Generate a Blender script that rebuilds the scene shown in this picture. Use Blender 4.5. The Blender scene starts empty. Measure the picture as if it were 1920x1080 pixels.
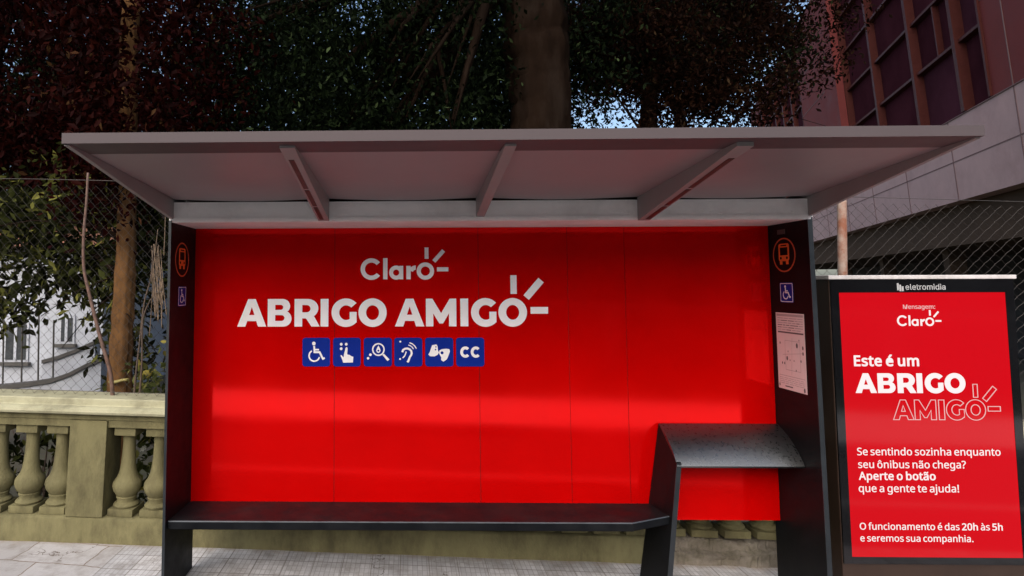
import bpy, math, random
import numpy as np
from mathutils import Vector, Matrix
from mathutils.geometry import tessellate_polygon, interpolate_bezier

SC = bpy.context.scene
COL = SC.collection
R = math.radians
random.seed(7)
rng = np.random.default_rng(11)

# ------------------------------------------------------------------ camera, sky, sun, exposure
CAM = dict(cx=1.4698, cy=-3.9102, cz=1.9008, yaw=0.0219, pitch=0.0620, roll=-0.0029,
           f=1074.0428, px=743.8058, py=470.0389)
cam_data = bpy.data.cameras.new('camera')
cam = bpy.data.objects.new('camera', cam_data)
COL.objects.link(cam)
cam_data.sensor_width = 36
cam_data.lens = CAM['f'] / 1920 * 36
cam_data.shift_x = (960 - CAM['px']) / 1920
cam_data.shift_y = (CAM['py'] - 540) / 1920
cam_data.clip_start = 0.05
cam_data.clip_end = 3000
_f = Vector((-math.sin(CAM['yaw']) * math.cos(CAM['pitch']), math.cos(CAM['yaw']) * math.cos(CAM['pitch']), math.sin(CAM['pitch'])))
_r = Vector((math.cos(CAM['yaw']), math.sin(CAM['yaw']), 0))
_u = _r.cross(_f)
_r2 = _r * math.cos(CAM['roll']) + _u * math.sin(CAM['roll'])
_u2 = -_r * math.sin(CAM['roll']) + _u * math.cos(CAM['roll'])
m = Matrix((( _r2.x, _u2.x, -_f.x, CAM['cx']), (_r2.y, _u2.y, -_f.y, CAM['cy']), (_r2.z, _u2.z, -_f.z, CAM['cz']), (0, 0, 0, 1)))
cam.matrix_world = m
SC.camera = cam

SUN_EL, SUN_AZ, SUN_STRENGTH, SKY_STRENGTH, EXPOSURE = 36, 196, 1.45, 0.09, 1.33
world = bpy.data.worlds.new('World')
SC.world = world
world.use_nodes = True
wn = world.node_tree
sky = wn.nodes.new('ShaderNodeTexSky')
sky.sky_type = 'NISHITA'
sky.sun_disc = False
sky.sun_elevation = R(SUN_EL)
sky.sun_rotation = R(SUN_AZ)
sky.dust_density = 3.0
sky.air_density = 1.0
bg = wn.nodes['Background']
bg.inputs['Strength'].default_value = SKY_STRENGTH
wn.links.new(sky.outputs[0], bg.inputs['Color'])
sun_d = bpy.data.lights.new('sun', 'SUN')
sun_d.energy = SUN_STRENGTH
sun_d.angle = R(85)
sun_d.color = (1.0, 0.96, 0.9)
sun = bpy.data.objects.new('sun', sun_d)
COL.objects.link(sun)
# direction towards the sun, same as the sky's (rotation measured from +Y clockwise)
_s = Vector((math.sin(R(SUN_AZ)) * math.cos(R(SUN_EL)), math.cos(R(SUN_AZ)) * math.cos(R(SUN_EL)), math.sin(R(SUN_EL))))
sun.rotation_euler = _s.to_track_quat('Z', 'Y').to_euler()
sun.location = (0, 0, 30)
SC.view_settings.view_transform = 'Standard'
SC.view_settings.look = 'None'
SC.view_settings.exposure = EXPOSURE
SC.view_settings.gamma = 1

# ------------------------------------------------------------------ helpers
def pix(u, v, Y):
    """point on the vertical plane y = Y seen at a photograph position"""
    a = (u - CAM['px']) / CAM['f']; b = (CAM['py'] - v) / CAM['f']
    d = _f + _r2 * a + _u2 * b
    t = (Y - CAM['cy']) / d.y
    return Vector((CAM['cx'] + d.x * t, Y, CAM['cz'] + d.z * t))

def tag(o, label=None, cat=None, group=None, kind=None):
    if label: o['label'] = label
    if cat: o['category'] = cat
    if group: o['group'] = group
    if kind: o['kind'] = kind
    return o

def empty(name, loc=(0, 0, 0), rot=(0, 0, 0)):
    o = bpy.data.objects.new(name, None)
    o.empty_display_size = 0.1
    o.location = loc; o.rotation_euler = rot
    COL.objects.link(o)
    return o

class MB:
    """collects shapes and links them as one mesh object"""
    def __init__(self):
        self.v = []; self.f = []; self.m = []
    def poly(self, pts, faces, mat=0):
        n = len(self.v)
        self.v += [tuple(p) for p in pts]
        for f in faces:
            self.f.append([n + i for i in f]); self.m.append(mat)
        return self
    def box(self, a, b, mat=0, ch=0.0):
        x0, y0, z0 = [min(p, q) for p, q in zip(a, b)]
        x1, y1, z1 = [max(p, q) for p, q in zip(a, b)]
        if ch <= 0:
            P = [(x0, y0, z0), (x1, y0, z0), (x1, y1, z0), (x0, y1, z0), (x0, y0, z1), (x1, y0, z1), (x1, y1, z1), (x0, y1, z1)]
            return self.poly(P, [(3, 2, 1, 0), (4, 5, 6, 7), (0, 1, 5, 4), (1, 2, 6, 5), (2, 3, 7, 6), (3, 0, 4, 7)], mat)
        import bmesh
        bm = bmesh.new()
        bmesh.ops.create_cube(bm, size=1)
        for vv in bm.verts:
            vv.co = Vector(((x0 + x1) / 2 + vv.co.x * (x1 - x0), (y0 + y1) / 2 + vv.co.y * (y1 - y0), (z0 + z1) / 2 + vv.co.z * (z1 - z0)))
        bmesh.ops.bevel(bm, geom=bm.edges[:], offset=ch, segments=2, profile=0.6, affect='EDGES')
        bm.verts.index_update()
        self.poly([vv.co[:] for vv in bm.verts], [[vv.index for vv in ff.verts] for ff in bm.faces], mat)
        bm.free()
        return self
    def extrude(self, pts, vec, mat=0):
        """closed polygon (3-D points) swept along vec"""
        n = len(pts); vec = Vector(vec)
        P = [Vector(p) for p in pts] + [Vector(p) + vec for p in pts]
        F = [list(range(n))[::-1], list(range(n, 2 * n))] + [[i, (i + 1) % n, n + (i + 1) % n, n + i] for i in range(n)]
        return self.poly(P, F, mat)
    def tube(self, path, rad, n=8, mat=0):
        path = [Vector(p) for p in path]
        if not hasattr(rad, '__len__'): rad = [rad] * len(path)
        rings = []
        for i, p in enumerate(path):
            d = (path[min(i + 1, len(path) - 1)] - path[max(i - 1, 0)]).normalized()
            a = d.orthogonal().normalized() if i == 0 else (prev - d * prev.dot(d)).normalized()
            prev = a
            b = d.cross(a)
            rings.append([p + (a * math.cos(2 * math.pi * k / n) + b * math.sin(2 * math.pi * k / n)) * rad[i] for k in range(n)])
        P = [q for r in rings for q in r]
        F = []
        for i in range(len(path) - 1):
            for k in range(n):
                F.append([i * n + k, i * n + (k + 1) % n, (i + 1) * n + (k + 1) % n, (i + 1) * n + k])
        F.append(list(range(n))[::-1]); F.append([(len(path) - 1) * n + k for k in range(n)])
        return self.poly(P, F, mat)
    def lathe(self, prof, c, n=24, mat=0):
        P = []; F = []
        for (r, z) in prof:
            P += [(c[0] + r * math.cos(2 * math.pi * k / n), c[1] + r * math.sin(2 * math.pi * k / n), c[2] + z) for k in range(n)]
        for i in range(len(prof) - 1):
            for k in range(n):
                F.append([i * n + k, i * n + (k + 1) % n, (i + 1) * n + (k + 1) % n, (i + 1) * n + k])
        F.append(list(range(n))[::-1]); F.append([(len(prof) - 1) * n + k for k in range(n)])
        return self.poly(P, F, mat)
    def flat(self, loops, frame, depth=0.0015, mat=0):
        """2-D outlines with holes laid on a surface; frame(u, v, w) -> point"""
        def area(l): return 0.5 * sum(l[i][0] * l[(i + 1) % len(l)][1] - l[(i + 1) % len(l)][0] * l[i][1] for i in range(len(l)))
        def inside(p, l):
            c = False
            for i in range(len(l)):
                (x1, y1), (x2, y2) = l[i], l[(i + 1) % len(l)]
                if (y1 > p[1]) != (y2 > p[1]) and p[0] < (x2 - x1) * (p[1] - y1) / (y2 - y1) + x1: c = not c
            return c
        loops = [l for l in loops if len(l) > 2 and abs(area(l)) > 1e-9]
        depths = [sum(inside(l[0], k) for k in loops if k is not l) for l in loops]
        for l, dp in zip(loops, depths):
            if dp % 2: continue
            grp = [l] + [k for k, dk in zip(loops, depths) if dk == dp + 1 and inside(k[0], l)]
            tris = tessellate_polygon([[Vector((p[0], p[1], 0)) for p in g] for g in grp])
            flatp = [p for g in grp for p in g]
            self.poly([frame(p[0], p[1], depth) for p in flatp], [list(t) for t in tris], mat)
            for g in grp:
                n = len(g)
                self.poly([frame(p[0], p[1], 0) for p in g] + [frame(p[0], p[1], depth) for p in g],
                          [[i, (i + 1) % n, n + (i + 1) % n, n + i] for i in range(n)], mat)
        return self
    def build(self, name, mats, parent=None, smooth=False, autosmooth=None):
        me = bpy.data.meshes.new(name)
        me.from_pydata(self.v, [], self.f)
        if not isinstance(mats, (list, tuple)): mats = [mats]
        for mm in mats: me.materials.append(mm)
        me.polygons.foreach_set('material_index', self.m)
        if smooth or autosmooth: me.polygons.foreach_set('use_smooth', [True] * len(self.f))
        if autosmooth:
            me.set_sharp_from_angle(angle=R(autosmooth))
        me.update()
        o = bpy.data.objects.new(name, me)
        COL.objects.link(o)
        if parent: o.parent = parent
        return o

# ------------------------------------------------------------------ materials
def nodes(name):
    mt = bpy.data.materials.new(name); mt.use_nodes = True
    return mt, mt.node_tree, mt.node_tree.nodes['Principled BSDF']

def pbr(name, col, rough=0.6, amt=0.15, scale=6.0, bump=0.0, bscale=60.0, metal=0.0, spec=0.5, stain=None, stain_amt=0.5, stain_scale=2.0, ramp=(0.45, 0.7), rvar=0.1, stretch=(1, 1, 1), ior=1.5, rand=False):
    mt, nt, b = nodes(name)
    L = nt.links.new
    tc = nt.nodes.new('ShaderNodeTexCoord')
    mp = nt.nodes.new('ShaderNodeMapping'); mp.inputs['Scale'].default_value = stretch
    if rand:   # every copy gets its own stains
        oi = nt.nodes.new('ShaderNodeObjectInfo')
        sc_ = nt.nodes.new('ShaderNodeVectorMath'); sc_.operation = 'SCALE'; sc_.inputs['Scale'].default_value = 37.0
        cmb = nt.nodes.new('ShaderNodeCombineXYZ'); L(oi.outputs['Random'], cmb.inputs['X']); L(oi.outputs['Random'], cmb.inputs['Y'])
        L(cmb.outputs[0], sc_.inputs[0])
        ad_ = nt.nodes.new('ShaderNodeVectorMath'); L(tc.outputs['Object'], ad_.inputs[0]); L(sc_.outputs[0], ad_.inputs[1])
        L(ad_.outputs[0], mp.inputs['Vector'])
    else:
        L(tc.outputs['Object'], mp.inputs['Vector'])
    nz = nt.nodes.new('ShaderNodeTexNoise'); nz.inputs['Scale'].default_value = scale; nz.inputs['Detail'].default_value = 8; nz.inputs['Roughness'].default_value = 0.65
    L(mp.outputs[0], nz.inputs['Vector'])
    mr = nt.nodes.new('ShaderNodeMapRange'); mr.inputs['From Min'].default_value = 0.25; mr.inputs['From Max'].default_value = 0.75
    mr.inputs['To Min'].default_value = 1 - amt; mr.inputs['To Max'].default_value = 1 + amt
    L(nz.outputs['Fac'], mr.inputs['Value'])
    mul = nt.nodes.new('ShaderNodeMix'); mul.data_type = 'RGBA'; mul.blend_type = 'MULTIPLY'; mul.inputs['Factor'].default_value = 1
    mul.inputs['A'].default_value = (*col, 1)
    L(mr.outputs[0], mul.inputs['B'])
    out = mul.outputs['Result']
    if stain:
        n2 = nt.nodes.new('ShaderNodeTexNoise'); n2.inputs['Scale'].default_value = stain_scale; n2.inputs['Detail'].default_value = 10; n2.inputs['Roughness'].default_value = 0.7
        L(mp.outputs[0], n2.inputs['Vector'])
        rp = nt.nodes.new('ShaderNodeMapRange'); rp.inputs['From Min'].default_value = ramp[0]; rp.inputs['From Max'].default_value = ramp[1]
        rp.inputs['To Max'].default_value = stain_amt
        L(n2.outputs['Fac'], rp.inputs['Value'])
        mx = nt.nodes.new('ShaderNodeMix'); mx.data_type = 'RGBA'
        L(rp.outputs[0], mx.inputs['Factor']); L(out, mx.inputs['A']); mx.inputs['B'].default_value = (*stain, 1)
        out = mx.outputs['Result']
    L(out, b.inputs['Base Color'])
    rr = nt.nodes.new('ShaderNodeMapRange'); rr.inputs['From Min'].default_value = 0.3; rr.inputs['From Max'].default_value = 0.7
    rr.inputs['To Min'].default_value = max(0.02, rough - rvar); rr.inputs['To Max'].default_value = min(1, rough + rvar)
    L(nz.outputs['Fac'], rr.inputs['Value']); L(rr.outputs[0], b.inputs['Roughness'])
    b.inputs['Metallic'].default_value = metal
    b.inputs['IOR'].default_value = ior
    b.inputs['Specular IOR Level'].default_value = spec
    if bump:
        nb = nt.nodes.new('ShaderNodeTexNoise'); nb.inputs['Scale'].default_value = bscale; nb.inputs['Detail'].default_value = 6
        L(mp.outputs[0], nb.inputs['Vector'])
        bp = nt.nodes.new('ShaderNodeBump'); bp.inputs['Strength'].default_value = bump; bp.inputs['Distance'].default_value = 0.01
        L(nb.outputs['Fac'], bp.inputs['Height']); L(bp.outputs[0], b.inputs['Normal'])
    return mt

def emit(name, col, strength, rough=0.12):
    mt, nt, b = nodes(name)
    b.inputs['Base Color'].default_value = (*[c * 0.08 for c in col], 1)
    b.inputs['Emission Color'].default_value = (*col, 1)
    b.inputs['Emission Strength'].default_value = strength
    b.inputs['Roughness'].default_value = rough
    b.inputs['IOR'].default_value = 1.36
    return mt

def leaf_mat(name, cols, transl=0.2, rough=0.55):
    mt, nt, b = nodes(name)
    L = nt.links.new
    g = nt.nodes.new('ShaderNodeNewGeometry')
    rp = nt.nodes.new('ShaderNodeValToRGB')
    rp.color_ramp.interpolation = 'LINEAR'
    els = rp.color_ramp.elements
    while len(els) < len(cols): els.new(0.5)
    for i, (p, c) in enumerate(cols):
        els[i].position = p; els[i].color = (*c, 1)
    L(g.outputs['Random Per Island'], rp.inputs['Fac'])
    L(rp.outputs['Color'], b.inputs['Base Color'])
    b.inputs['Roughness'].default_value = rough
    b.inputs['Specular IOR Level'].default_value = 0.025
    tr = nt.nodes.new('ShaderNodeBsdfTranslucent')
    L(rp.outputs['Color'], tr.inputs['Color'])
    mx = nt.nodes.new('ShaderNodeMixShader'); mx.inputs[0].default_value = transl
    L(b.outputs[0], mx.inputs[1]); L(tr.outputs[0], mx.inputs[2])
    L(mx.outputs[0], nt.nodes['Material Output'].inputs['Surface'])
    return mt

M = {}
M['red'] = pbr('red_film', (0.82, 0.0008, 0.0008), rough=0.085, amt=0.12, scale=1.3, metal=0.45, rvar=0.03, spec=0.25)
M['seam'] = pbr('seam_dark', (0.03, 0.004, 0.004), rough=0.7)
M['letter'] = pbr('white_vinyl', (0.86, 0.82, 0.82), rough=0.45, amt=0.04)
M['icon_blue'] = pbr('blue_vinyl', (0.003, 0.020, 0.235), spec=0.1, rough=0.45, amt=0.08)
M['black'] = pbr('black_powder_coat', (0.005, 0.0052, 0.006), spec=0.15, rough=0.45, amt=0.25, scale=9, bump=0.05, bscale=350)
M['bench_edge'] = pbr('bench_edge_glint', (0.05, 0.058, 0.068), rough=0.4, amt=0.4, scale=14)  # paler than the seat: the rim's glint put into its colour
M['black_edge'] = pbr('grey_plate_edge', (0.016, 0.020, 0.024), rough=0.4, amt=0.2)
M['black_worn'] = pbr('black_worn_seat', (0.008, 0.0085, 0.0095), ior=2.1, rough=0.31, amt=0.4, scale=55, bump=0.10, bscale=260, stain=(0.02, 0.02, 0.022), stain_amt=0.3, stain_scale=30, rvar=0.09)
M['bench_black'] = pbr('bench_black', (0.007, 0.0078, 0.0095), rough=0.5, spec=0.1, ior=1.3, amt=0.3, scale=7, bump=0.06, bscale=260, stain=(0.03, 0.03, 0.031), stain_amt=0.3, stain_scale=4, rvar=0.1)
M['fascia'] = pbr('grey_fascia_paint', (0.085, 0.067, 0.070), rough=0.5, amt=0.07, scale=1.5, spec=0.15)
M['roof_white'] = pbr('grey_roof_paint', (0.27, 0.245, 0.24), rough=0.42, amt=0.07, scale=1.5, stain=(0.17, 0.13, 0.13), stain_amt=0.3, stain_scale=1.4, spec=0.2)
M['roof_sheet'] = pbr('roof_lining', (0.27, 0.228, 0.232), rough=0.38, amt=0.06, scale=0.8, stain=(0.2, 0.16, 0.16), stain_amt=0.3, stain_scale=1.0, spec=0.2)
M['beam_white'] = pbr('gutter_paint', (0.90, 0.86, 0.84), rough=0.45, amt=0.06, scale=2, stain=(0.3, 0.27, 0.25), stain_amt=0.25, stain_scale=3)
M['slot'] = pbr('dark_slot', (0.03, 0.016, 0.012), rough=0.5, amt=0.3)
M['orange'] = pbr('orange_vinyl', (0.72, 0.13, 0.025), rough=0.5, amt=0.05)
M['orange_ring'] = pbr('orange_ring_vinyl', (0.45, 0.08, 0.03), rough=0.5, amt=0.05)
M['sign_blue'] = pbr('access_blue', (0.008, 0.016, 0.20), spec=0.1, rough=0.5, amt=0.08)
M['sign_white'] = pbr('access_white', (0.6, 0.62, 0.68), rough=0.4, amt=0.05)
M['paper'] = pbr('notice_paper', (0.62, 0.54, 0.53), rough=0.4, amt=0.06, scale=8)
M['ink'] = pbr('notice_ink', (0.10, 0.085, 0.09), rough=0.6, amt=0.2)
M['ink_pale'] = pbr('notice_ink_pale', (0.36, 0.31, 0.31), rough=0.6, amt=0.2)
M['plate'] = pbr('label_plate', (0.06, 0.055, 0.055), rough=0.4)
M['screen'] = emit('screen_red', (0.66, 0.004, 0.010), 0.92 / 2 ** EXPOSURE, 0.08)
M['screen_white'] = emit('screen_white', (0.95, 0.86, 0.86), 0.95 / 2 ** EXPOSURE, 0.2)
M['screen_pink'] = emit('screen_pink', (0.95, 0.55, 0.55), 0.8 / 2 ** EXPOSURE, 0.2)
M['glass_black'] = pbr('black_glass', (0.006, 0.006, 0.007), rough=0.08, amt=0.1, rvar=0.03)
M['bezel_text'] = pbr('grey_print', (0.42, 0.41, 0.41), rough=0.4, amt=0.03)
M['bronze'] = pbr('bronze_cabinet', (0.045, 0.026, 0.018), rough=0.4, amt=0.2, scale=3, metal=0.3)
M['totem_top'] = pbr('totem_cap', (0.62, 0.58, 0.57), rough=0.4, amt=0.08, scale=12, stain=(0.2, 0.17, 0.15), stain_amt=0.5, stain_scale=9)
M['olive'] = pbr('olive_painted_render', (0.170, 0.152, 0.076), rand=True, rough=0.82, amt=0.24, scale=6, bump=0.5, bscale=90, stretch=(1, 1, 0.45), stain=(0.05, 0.042, 0.024), stain_amt=0.75, stain_scale=4.5, spec=0.12)
M['olive_light'] = pbr('olive_coping', (0.42, 0.40, 0.265), rough=0.8, amt=0.13, scale=4, bump=0.35, bscale=80, stain=(0.12, 0.11, 0.07), stain_amt=0.7, stain_scale=4.0, spec=0.25)
M['broken'] = pbr('bare_broken_render', (0.20, 0.175, 0.145), rough=0.95, amt=0.35, scale=9, bump=1.0, bscale=35, stain=(0.09, 0.08, 0.05), stain_amt=0.8, stain_scale=6, spec=0.1)
M['wire'] = pbr('galvanised_wire', (0.07, 0.06, 0.054), rough=0.5, amt=0.3, scale=3, metal=0.5)
M['rust'] = pbr('rusty_post', (0.36, 0.27, 0.22), rough=0.75, amt=0.2, scale=14, bump=0.4, bscale=50, stain=(0.20, 0.055, 0.02), stain_amt=0.9, stain_scale=7, ramp=(0.42, 0.6))
M['post_pink'] = pbr('weathered_post', (0.150, 0.088, 0.066), rough=0.75, amt=0.2, scale=14, bump=0.3, bscale=60, stain=(0.12, 0.05, 0.03), stain_amt=0.6, stain_scale=7)
M['bark_light'] = pbr('tan_bark', (0.125, 0.062, 0.024), spec=0.08, rough=0.9, amt=0.4, scale=10, bump=0.9, bscale=26, stain=(0.05, 0.03, 0.018), stain_amt=0.6, stain_scale=4, stretch=(1, 1, 0.5))
M['bark_dark'] = pbr('dark_bark', (0.0125, 0.0070, 0.0045), spec=0.03, rough=0.95, amt=0.45, scale=6, bump=0.9, bscale=18, stain=(0.02, 0.015, 0.012), stain_amt=0.7, stain_scale=3, stretch=(1, 1, 0.35))
M['twig'] = pbr('dry_twig', (0.17, 0.118, 0.078), rough=0.9, amt=0.3, scale=12)
M['twig_dark'] = pbr('dark_twig', (0.09, 0.062, 0.045), rough=0.9, amt=0.3, scale=12)
M['house'] = pbr('white_house_paint', (0.46, 0.48, 0.53), rough=0.8, amt=0.08, scale=2, stain=(0.27, 0.27, 0.30), stain_amt=0.5, stain_scale=1.2, spec=0.2)
M['dark_trim'] = pbr('dark_trim', (0.07, 0.065, 0.06), rough=0.8, amt=0.3, scale=5)
M['tile_roof'] = pbr('clay_tiles', (0.22, 0.10, 0.06), rough=0.9, amt=0.3, scale=9)
M['facade'] = pbr('red_tinted_cladding', (0.150, 0.034, 0.032), spec=0.06, rough=0.7, amt=0.12, scale=1.2, stain=(0.10, 0.024, 0.022), stain_amt=0.4, stain_scale=0.5)  # red haze over the upper floors put into the colour
M['spandrel'] = pbr('less_tinted_concrete', (0.44, 0.29, 0.275), spec=0.08, rough=0.7, amt=0.1, scale=1.0, stain=(0.23, 0.14, 0.135), stain_amt=0.45, stain_scale=0.6, bump=0.2, bscale=8)  # paler lower end of the red haze, put into the colour
M['joint'] = pbr('panel_joint', (0.15, 0.085, 0.082), rough=0.9)
M['soffit'] = pbr('brown_fascia', (0.085, 0.056, 0.040), rough=0.9, amt=0.2, scale=1, spec=0.03)
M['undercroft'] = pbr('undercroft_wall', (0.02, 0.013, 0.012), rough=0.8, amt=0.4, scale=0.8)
M['mullion'] = pbr('red_brown_mullion', (0.066, 0.018, 0.015), spec=0.04, rough=0.5, amt=0.15)
M['window_glass'] = pbr('tinted_glass', (0.040, 0.011, 0.016), rough=0.22, amt=0.45, scale=0.4, rvar=0.05, spec=0.0)
M['house_glass'] = pbr('house_glass', (0.05, 0.055, 0.06), rough=0.2, amt=0.3)
M['pane_light'] = pbr('pale_blind_glass', (0.050, 0.016, 0.024), rough=0.2, amt=0.4, scale=0.5, rvar=0.05, spec=0.0)
M['soil'] = pbr('garden_soil', (0.06, 0.05, 0.032), rough=1.0, amt=0.4, scale=3, bump=0.8, bscale=20, stain=(0.04, 0.055, 0.02), stain_amt=0.7, stain_scale=1.5)
M['asphalt'] = pbr('asphalt', (0.05, 0.05, 0.052), rough=0.85, amt=0.25, scale=2, bump=0.5, bscale=120)
M['kerb'] = pbr('granite_kerb', (0.33, 0.32, 0.31), rough=0.8, amt=0.2, scale=12, bump=0.3, bscale=60)
M['pale_stone'] = pbr('pale_stone_paving', (0.80, 0.78, 0.76), rough=0.8, amt=0.08, scale=3)
M['far_wall'] = pbr('ochre_wall', (0.13, 0.11, 0.09), rough=0.8, amt=0.3, scale=0.7)
M['verge'] = pbr('mown_verge', (0.035, 0.05, 0.018), rough=1.0, amt=0.4, scale=4, spec=0.1)
M['dark_band'] = pbr('dark_mirrored_band', (0.06, 0.058, 0.056), rough=0.85, amt=0.4, scale=9, bump=0.8, bscale=18, spec=0.2)
M['flower'] = pbr('white_flower', (0.7, 0.7, 0.6), rough=0.7, amt=0.1)
M['tape'] = pbr('yellow_tape', (0.30, 0.25, 0.08), rough=0.6, amt=0.2, scale=20)

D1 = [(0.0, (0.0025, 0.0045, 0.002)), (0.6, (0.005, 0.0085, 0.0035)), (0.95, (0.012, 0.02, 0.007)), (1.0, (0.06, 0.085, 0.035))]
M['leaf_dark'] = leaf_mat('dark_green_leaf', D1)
M['leaf_red_tint'] = leaf_mat('red_tinted_leaf', [(0.0, (0.006, 0.0009, 0.0008)), (0.6, (0.013, 0.0016, 0.0013)), (0.97, (0.024, 0.004, 0.0025)), (1.0, (0.06, 0.03, 0.012))])  # red glow of the top corner put into the leaf colour
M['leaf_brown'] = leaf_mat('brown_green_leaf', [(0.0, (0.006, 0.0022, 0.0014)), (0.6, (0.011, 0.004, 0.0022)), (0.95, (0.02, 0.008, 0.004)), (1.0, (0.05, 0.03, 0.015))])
M['leaf_mid'] = leaf_mat('mid_green_leaf', [(0.0, (0.009, 0.010, 0.004)), (0.5, (0.022, 0.025, 0.008)), (0.84, (0.06, 0.068, 0.018)), (1.0, (0.22, 0.21, 0.05))], transl=0.3)  # brightest tones put a sunlit look into the leaf colour
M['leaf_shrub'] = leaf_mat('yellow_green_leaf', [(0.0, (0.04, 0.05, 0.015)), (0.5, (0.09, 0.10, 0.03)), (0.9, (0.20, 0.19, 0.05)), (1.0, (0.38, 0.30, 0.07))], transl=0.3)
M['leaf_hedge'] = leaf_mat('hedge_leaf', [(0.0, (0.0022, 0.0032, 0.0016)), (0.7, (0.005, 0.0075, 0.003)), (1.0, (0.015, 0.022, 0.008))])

def paving_mat():
    """ribbed cement tiles with slabs at the left end, worn and stained"""
    mt, nt, b = nodes('pavement_tiles'); L = nt.links.new; N = nt.nodes.new
    tc = N('ShaderNodeTexCoord')
    def brick(w, h, mortar, off, scale_in=None):
        br = N('ShaderNodeTexBrick'); br.offset = off
        br.inputs['Scale'].default_value = 1; br.inputs['Brick Width'].default_value = w; br.inputs['Row Height'].default_value = h
        br.inputs['Mortar Size'].default_value = mortar; br.inputs['Mortar Smooth'].default_value = 0.3
        L((scale_in or tc.outputs['Object']), br.inputs['Vector'])
        return br
    rib = brick(0.033, 0.066, 0.0028, 0.0)
    rib.inputs['Color1'].default_value = (0.60, 0.59, 0.60, 1); rib.inputs['Color2'].default_value = (0.48, 0.47, 0.48, 1); rib.inputs['Mortar'].default_value = (0.36, 0.35, 0.345, 1)
    tile = brick(0.20, 0.20, 0.004, 0.0)
    tile.inputs['Color1'].default_value = (1.06, 1.05, 1.05, 1); tile.inputs['Color2'].default_value = (0.82, 0.82, 0.83, 1); tile.inputs['Mortar'].default_value = (0.52, 0.49, 0.46, 1)
    mp = N('ShaderNodeMapping'); mp.inputs['Rotation'].default_value = (0, 0, R(4))
    L(tc.outputs['Object'], mp.inputs['Vector'])
    nzw = N('ShaderNodeTexNoise'); nzw.inputs['Scale'].default_value = 7; nzw.inputs['Detail'].default_value = 6
    L(tc.outputs['Object'], nzw.inputs['Vector'])
    add = N('ShaderNodeVectorMath'); add.operation = 'MULTIPLY_ADD'
    add.inputs[1].default_value = (0.05, 0.05, 0); L(nzw.outputs['Color'], add.inputs[0]); L(mp.outputs[0], add.inputs[2])
    slab = brick(0.52, 0.30, 0.005, 0.37, add.outputs[0])
    slab.inputs['Color1'].default_value = (0.45, 0.43, 0.43, 1); slab.inputs['Color2'].default_value = (0.37, 0.35, 0.345, 1); slab.inputs['Mortar'].default_value = (0.17, 0.12, 0.085, 1)
    mul = N('ShaderNodeMix'); mul.data_type = 'RGBA'; mul.blend_type = 'MULTIPLY'; mul.inputs['Factor'].default_value = 1
    L(rib.outputs['Color'], mul.inputs['A']); L(tile.outputs['Color'], mul.inputs['B'])
    sx = N('ShaderNodeSeparateXYZ'); L(tc.outputs['Object'], sx.inputs[0])
    sel = N('ShaderNodeMapRange'); sel.inputs['From Min'].default_value = -0.62; sel.inputs['From Max'].default_value = -0.6
    L(sx.outputs['X'], sel.inputs['Value'])
    mx = N('ShaderNodeMix'); mx.data_type = 'RGBA'; L(sel.outputs[0], mx.inputs['Factor']); L(slab.outputs['Color'], mx.inputs['A']); L(mul.outputs['Result'], mx.inputs['B'])
    nz = N('ShaderNodeTexNoise'); nz.inputs['Scale'].default_value = 5; nz.inputs['Detail'].default_value = 12; nz.inputs['Roughness'].default_value = 0.72
    L(tc.outputs['Object'], nz.inputs['Vector'])
    rp = N('ShaderNodeMapRange'); rp.inputs['From Min'].default_value = 0.46; rp.inputs['From Max'].default_value = 0.68; rp.inputs['To Max'].default_value = 0.8
    L(nz.outputs['Fac'], rp.inputs['Value'])
    mx2 = N('ShaderNodeMix'); mx2.data_type = 'RGBA'; L(rp.outputs[0], mx2.inputs['Factor']); L(mx.outputs['Result'], mx2.inputs['A']); mx2.inputs['B'].default_value = (0.23, 0.205, 0.185, 1)
    # earth and moss in the strip along the foot of the balustrade
    sy = N('ShaderNodeMapRange'); sy.inputs['From Min'].default_value = 0.25; sy.inputs['From Max'].default_value = 0.36
    nz3 = N('ShaderNodeTexNoise'); nz3.inputs['Scale'].default_value = 9; nz3.inputs['Detail'].default_value = 8
    L(tc.outputs['Object'], nz3.inputs['Vector'])
    ma = N('ShaderNodeMath'); ma.operation = 'MULTIPLY_ADD'; ma.inputs[1].default_value = 0.25
    L(nz3.outputs['Fac'], ma.inputs[0]); L(sx.outputs['Y'], ma.inputs[2])
    sy.inputs['From Min'].default_value = 0.42; sy.inputs['From Max'].default_value = 0.52; sy.inputs['To Max'].default_value = 0.85
    L(ma.outputs[0], sy.inputs['Value'])
    mx3 = N('ShaderNodeMix'); mx3.data_type = 'RGBA'; L(sy.outputs[0], mx3.inputs['Factor']); L(mx2.outputs['Result'], mx3.inputs['A']); mx3.inputs['B'].default_value = (0.30, 0.24, 0.19, 1)
    vo = N('ShaderNodeTexVoronoi'); vo.feature = 'DISTANCE_TO_EDGE'; vo.inputs['Scale'].default_value = 1.7
    wv = N('ShaderNodeVectorMath'); wv.operation = 'MULTIPLY_ADD'; wv.inputs[1].default_value = (0.35, 0.35, 0)
    L(nz3.outputs['Color'], wv.inputs[0]); L(tc.outputs['Object'], wv.inputs[2]); L(wv.outputs[0], vo.inputs['Vector'])
    cr = N('ShaderNodeMapRange'); cr.inputs['From Min'].default_value = 0.003; cr.inputs['From Max'].default_value = 0.010; cr.inputs['To Min'].default_value = 0.9; cr.inputs['To Max'].default_value = 0.0
    L(vo.outputs['Distance'], cr.inputs['Value'])
    gate = N('ShaderNodeMapRange'); gate.inputs['From Min'].default_value = 0.50; gate.inputs['From Max'].default_value = 0.56
    n4 = N('ShaderNodeTexNoise'); n4.inputs['Scale'].default_value = 1.1; L(tc.outputs['Object'], n4.inputs['Vector']); L(n4.outputs['Fac'], gate.inputs['Value'])
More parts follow.
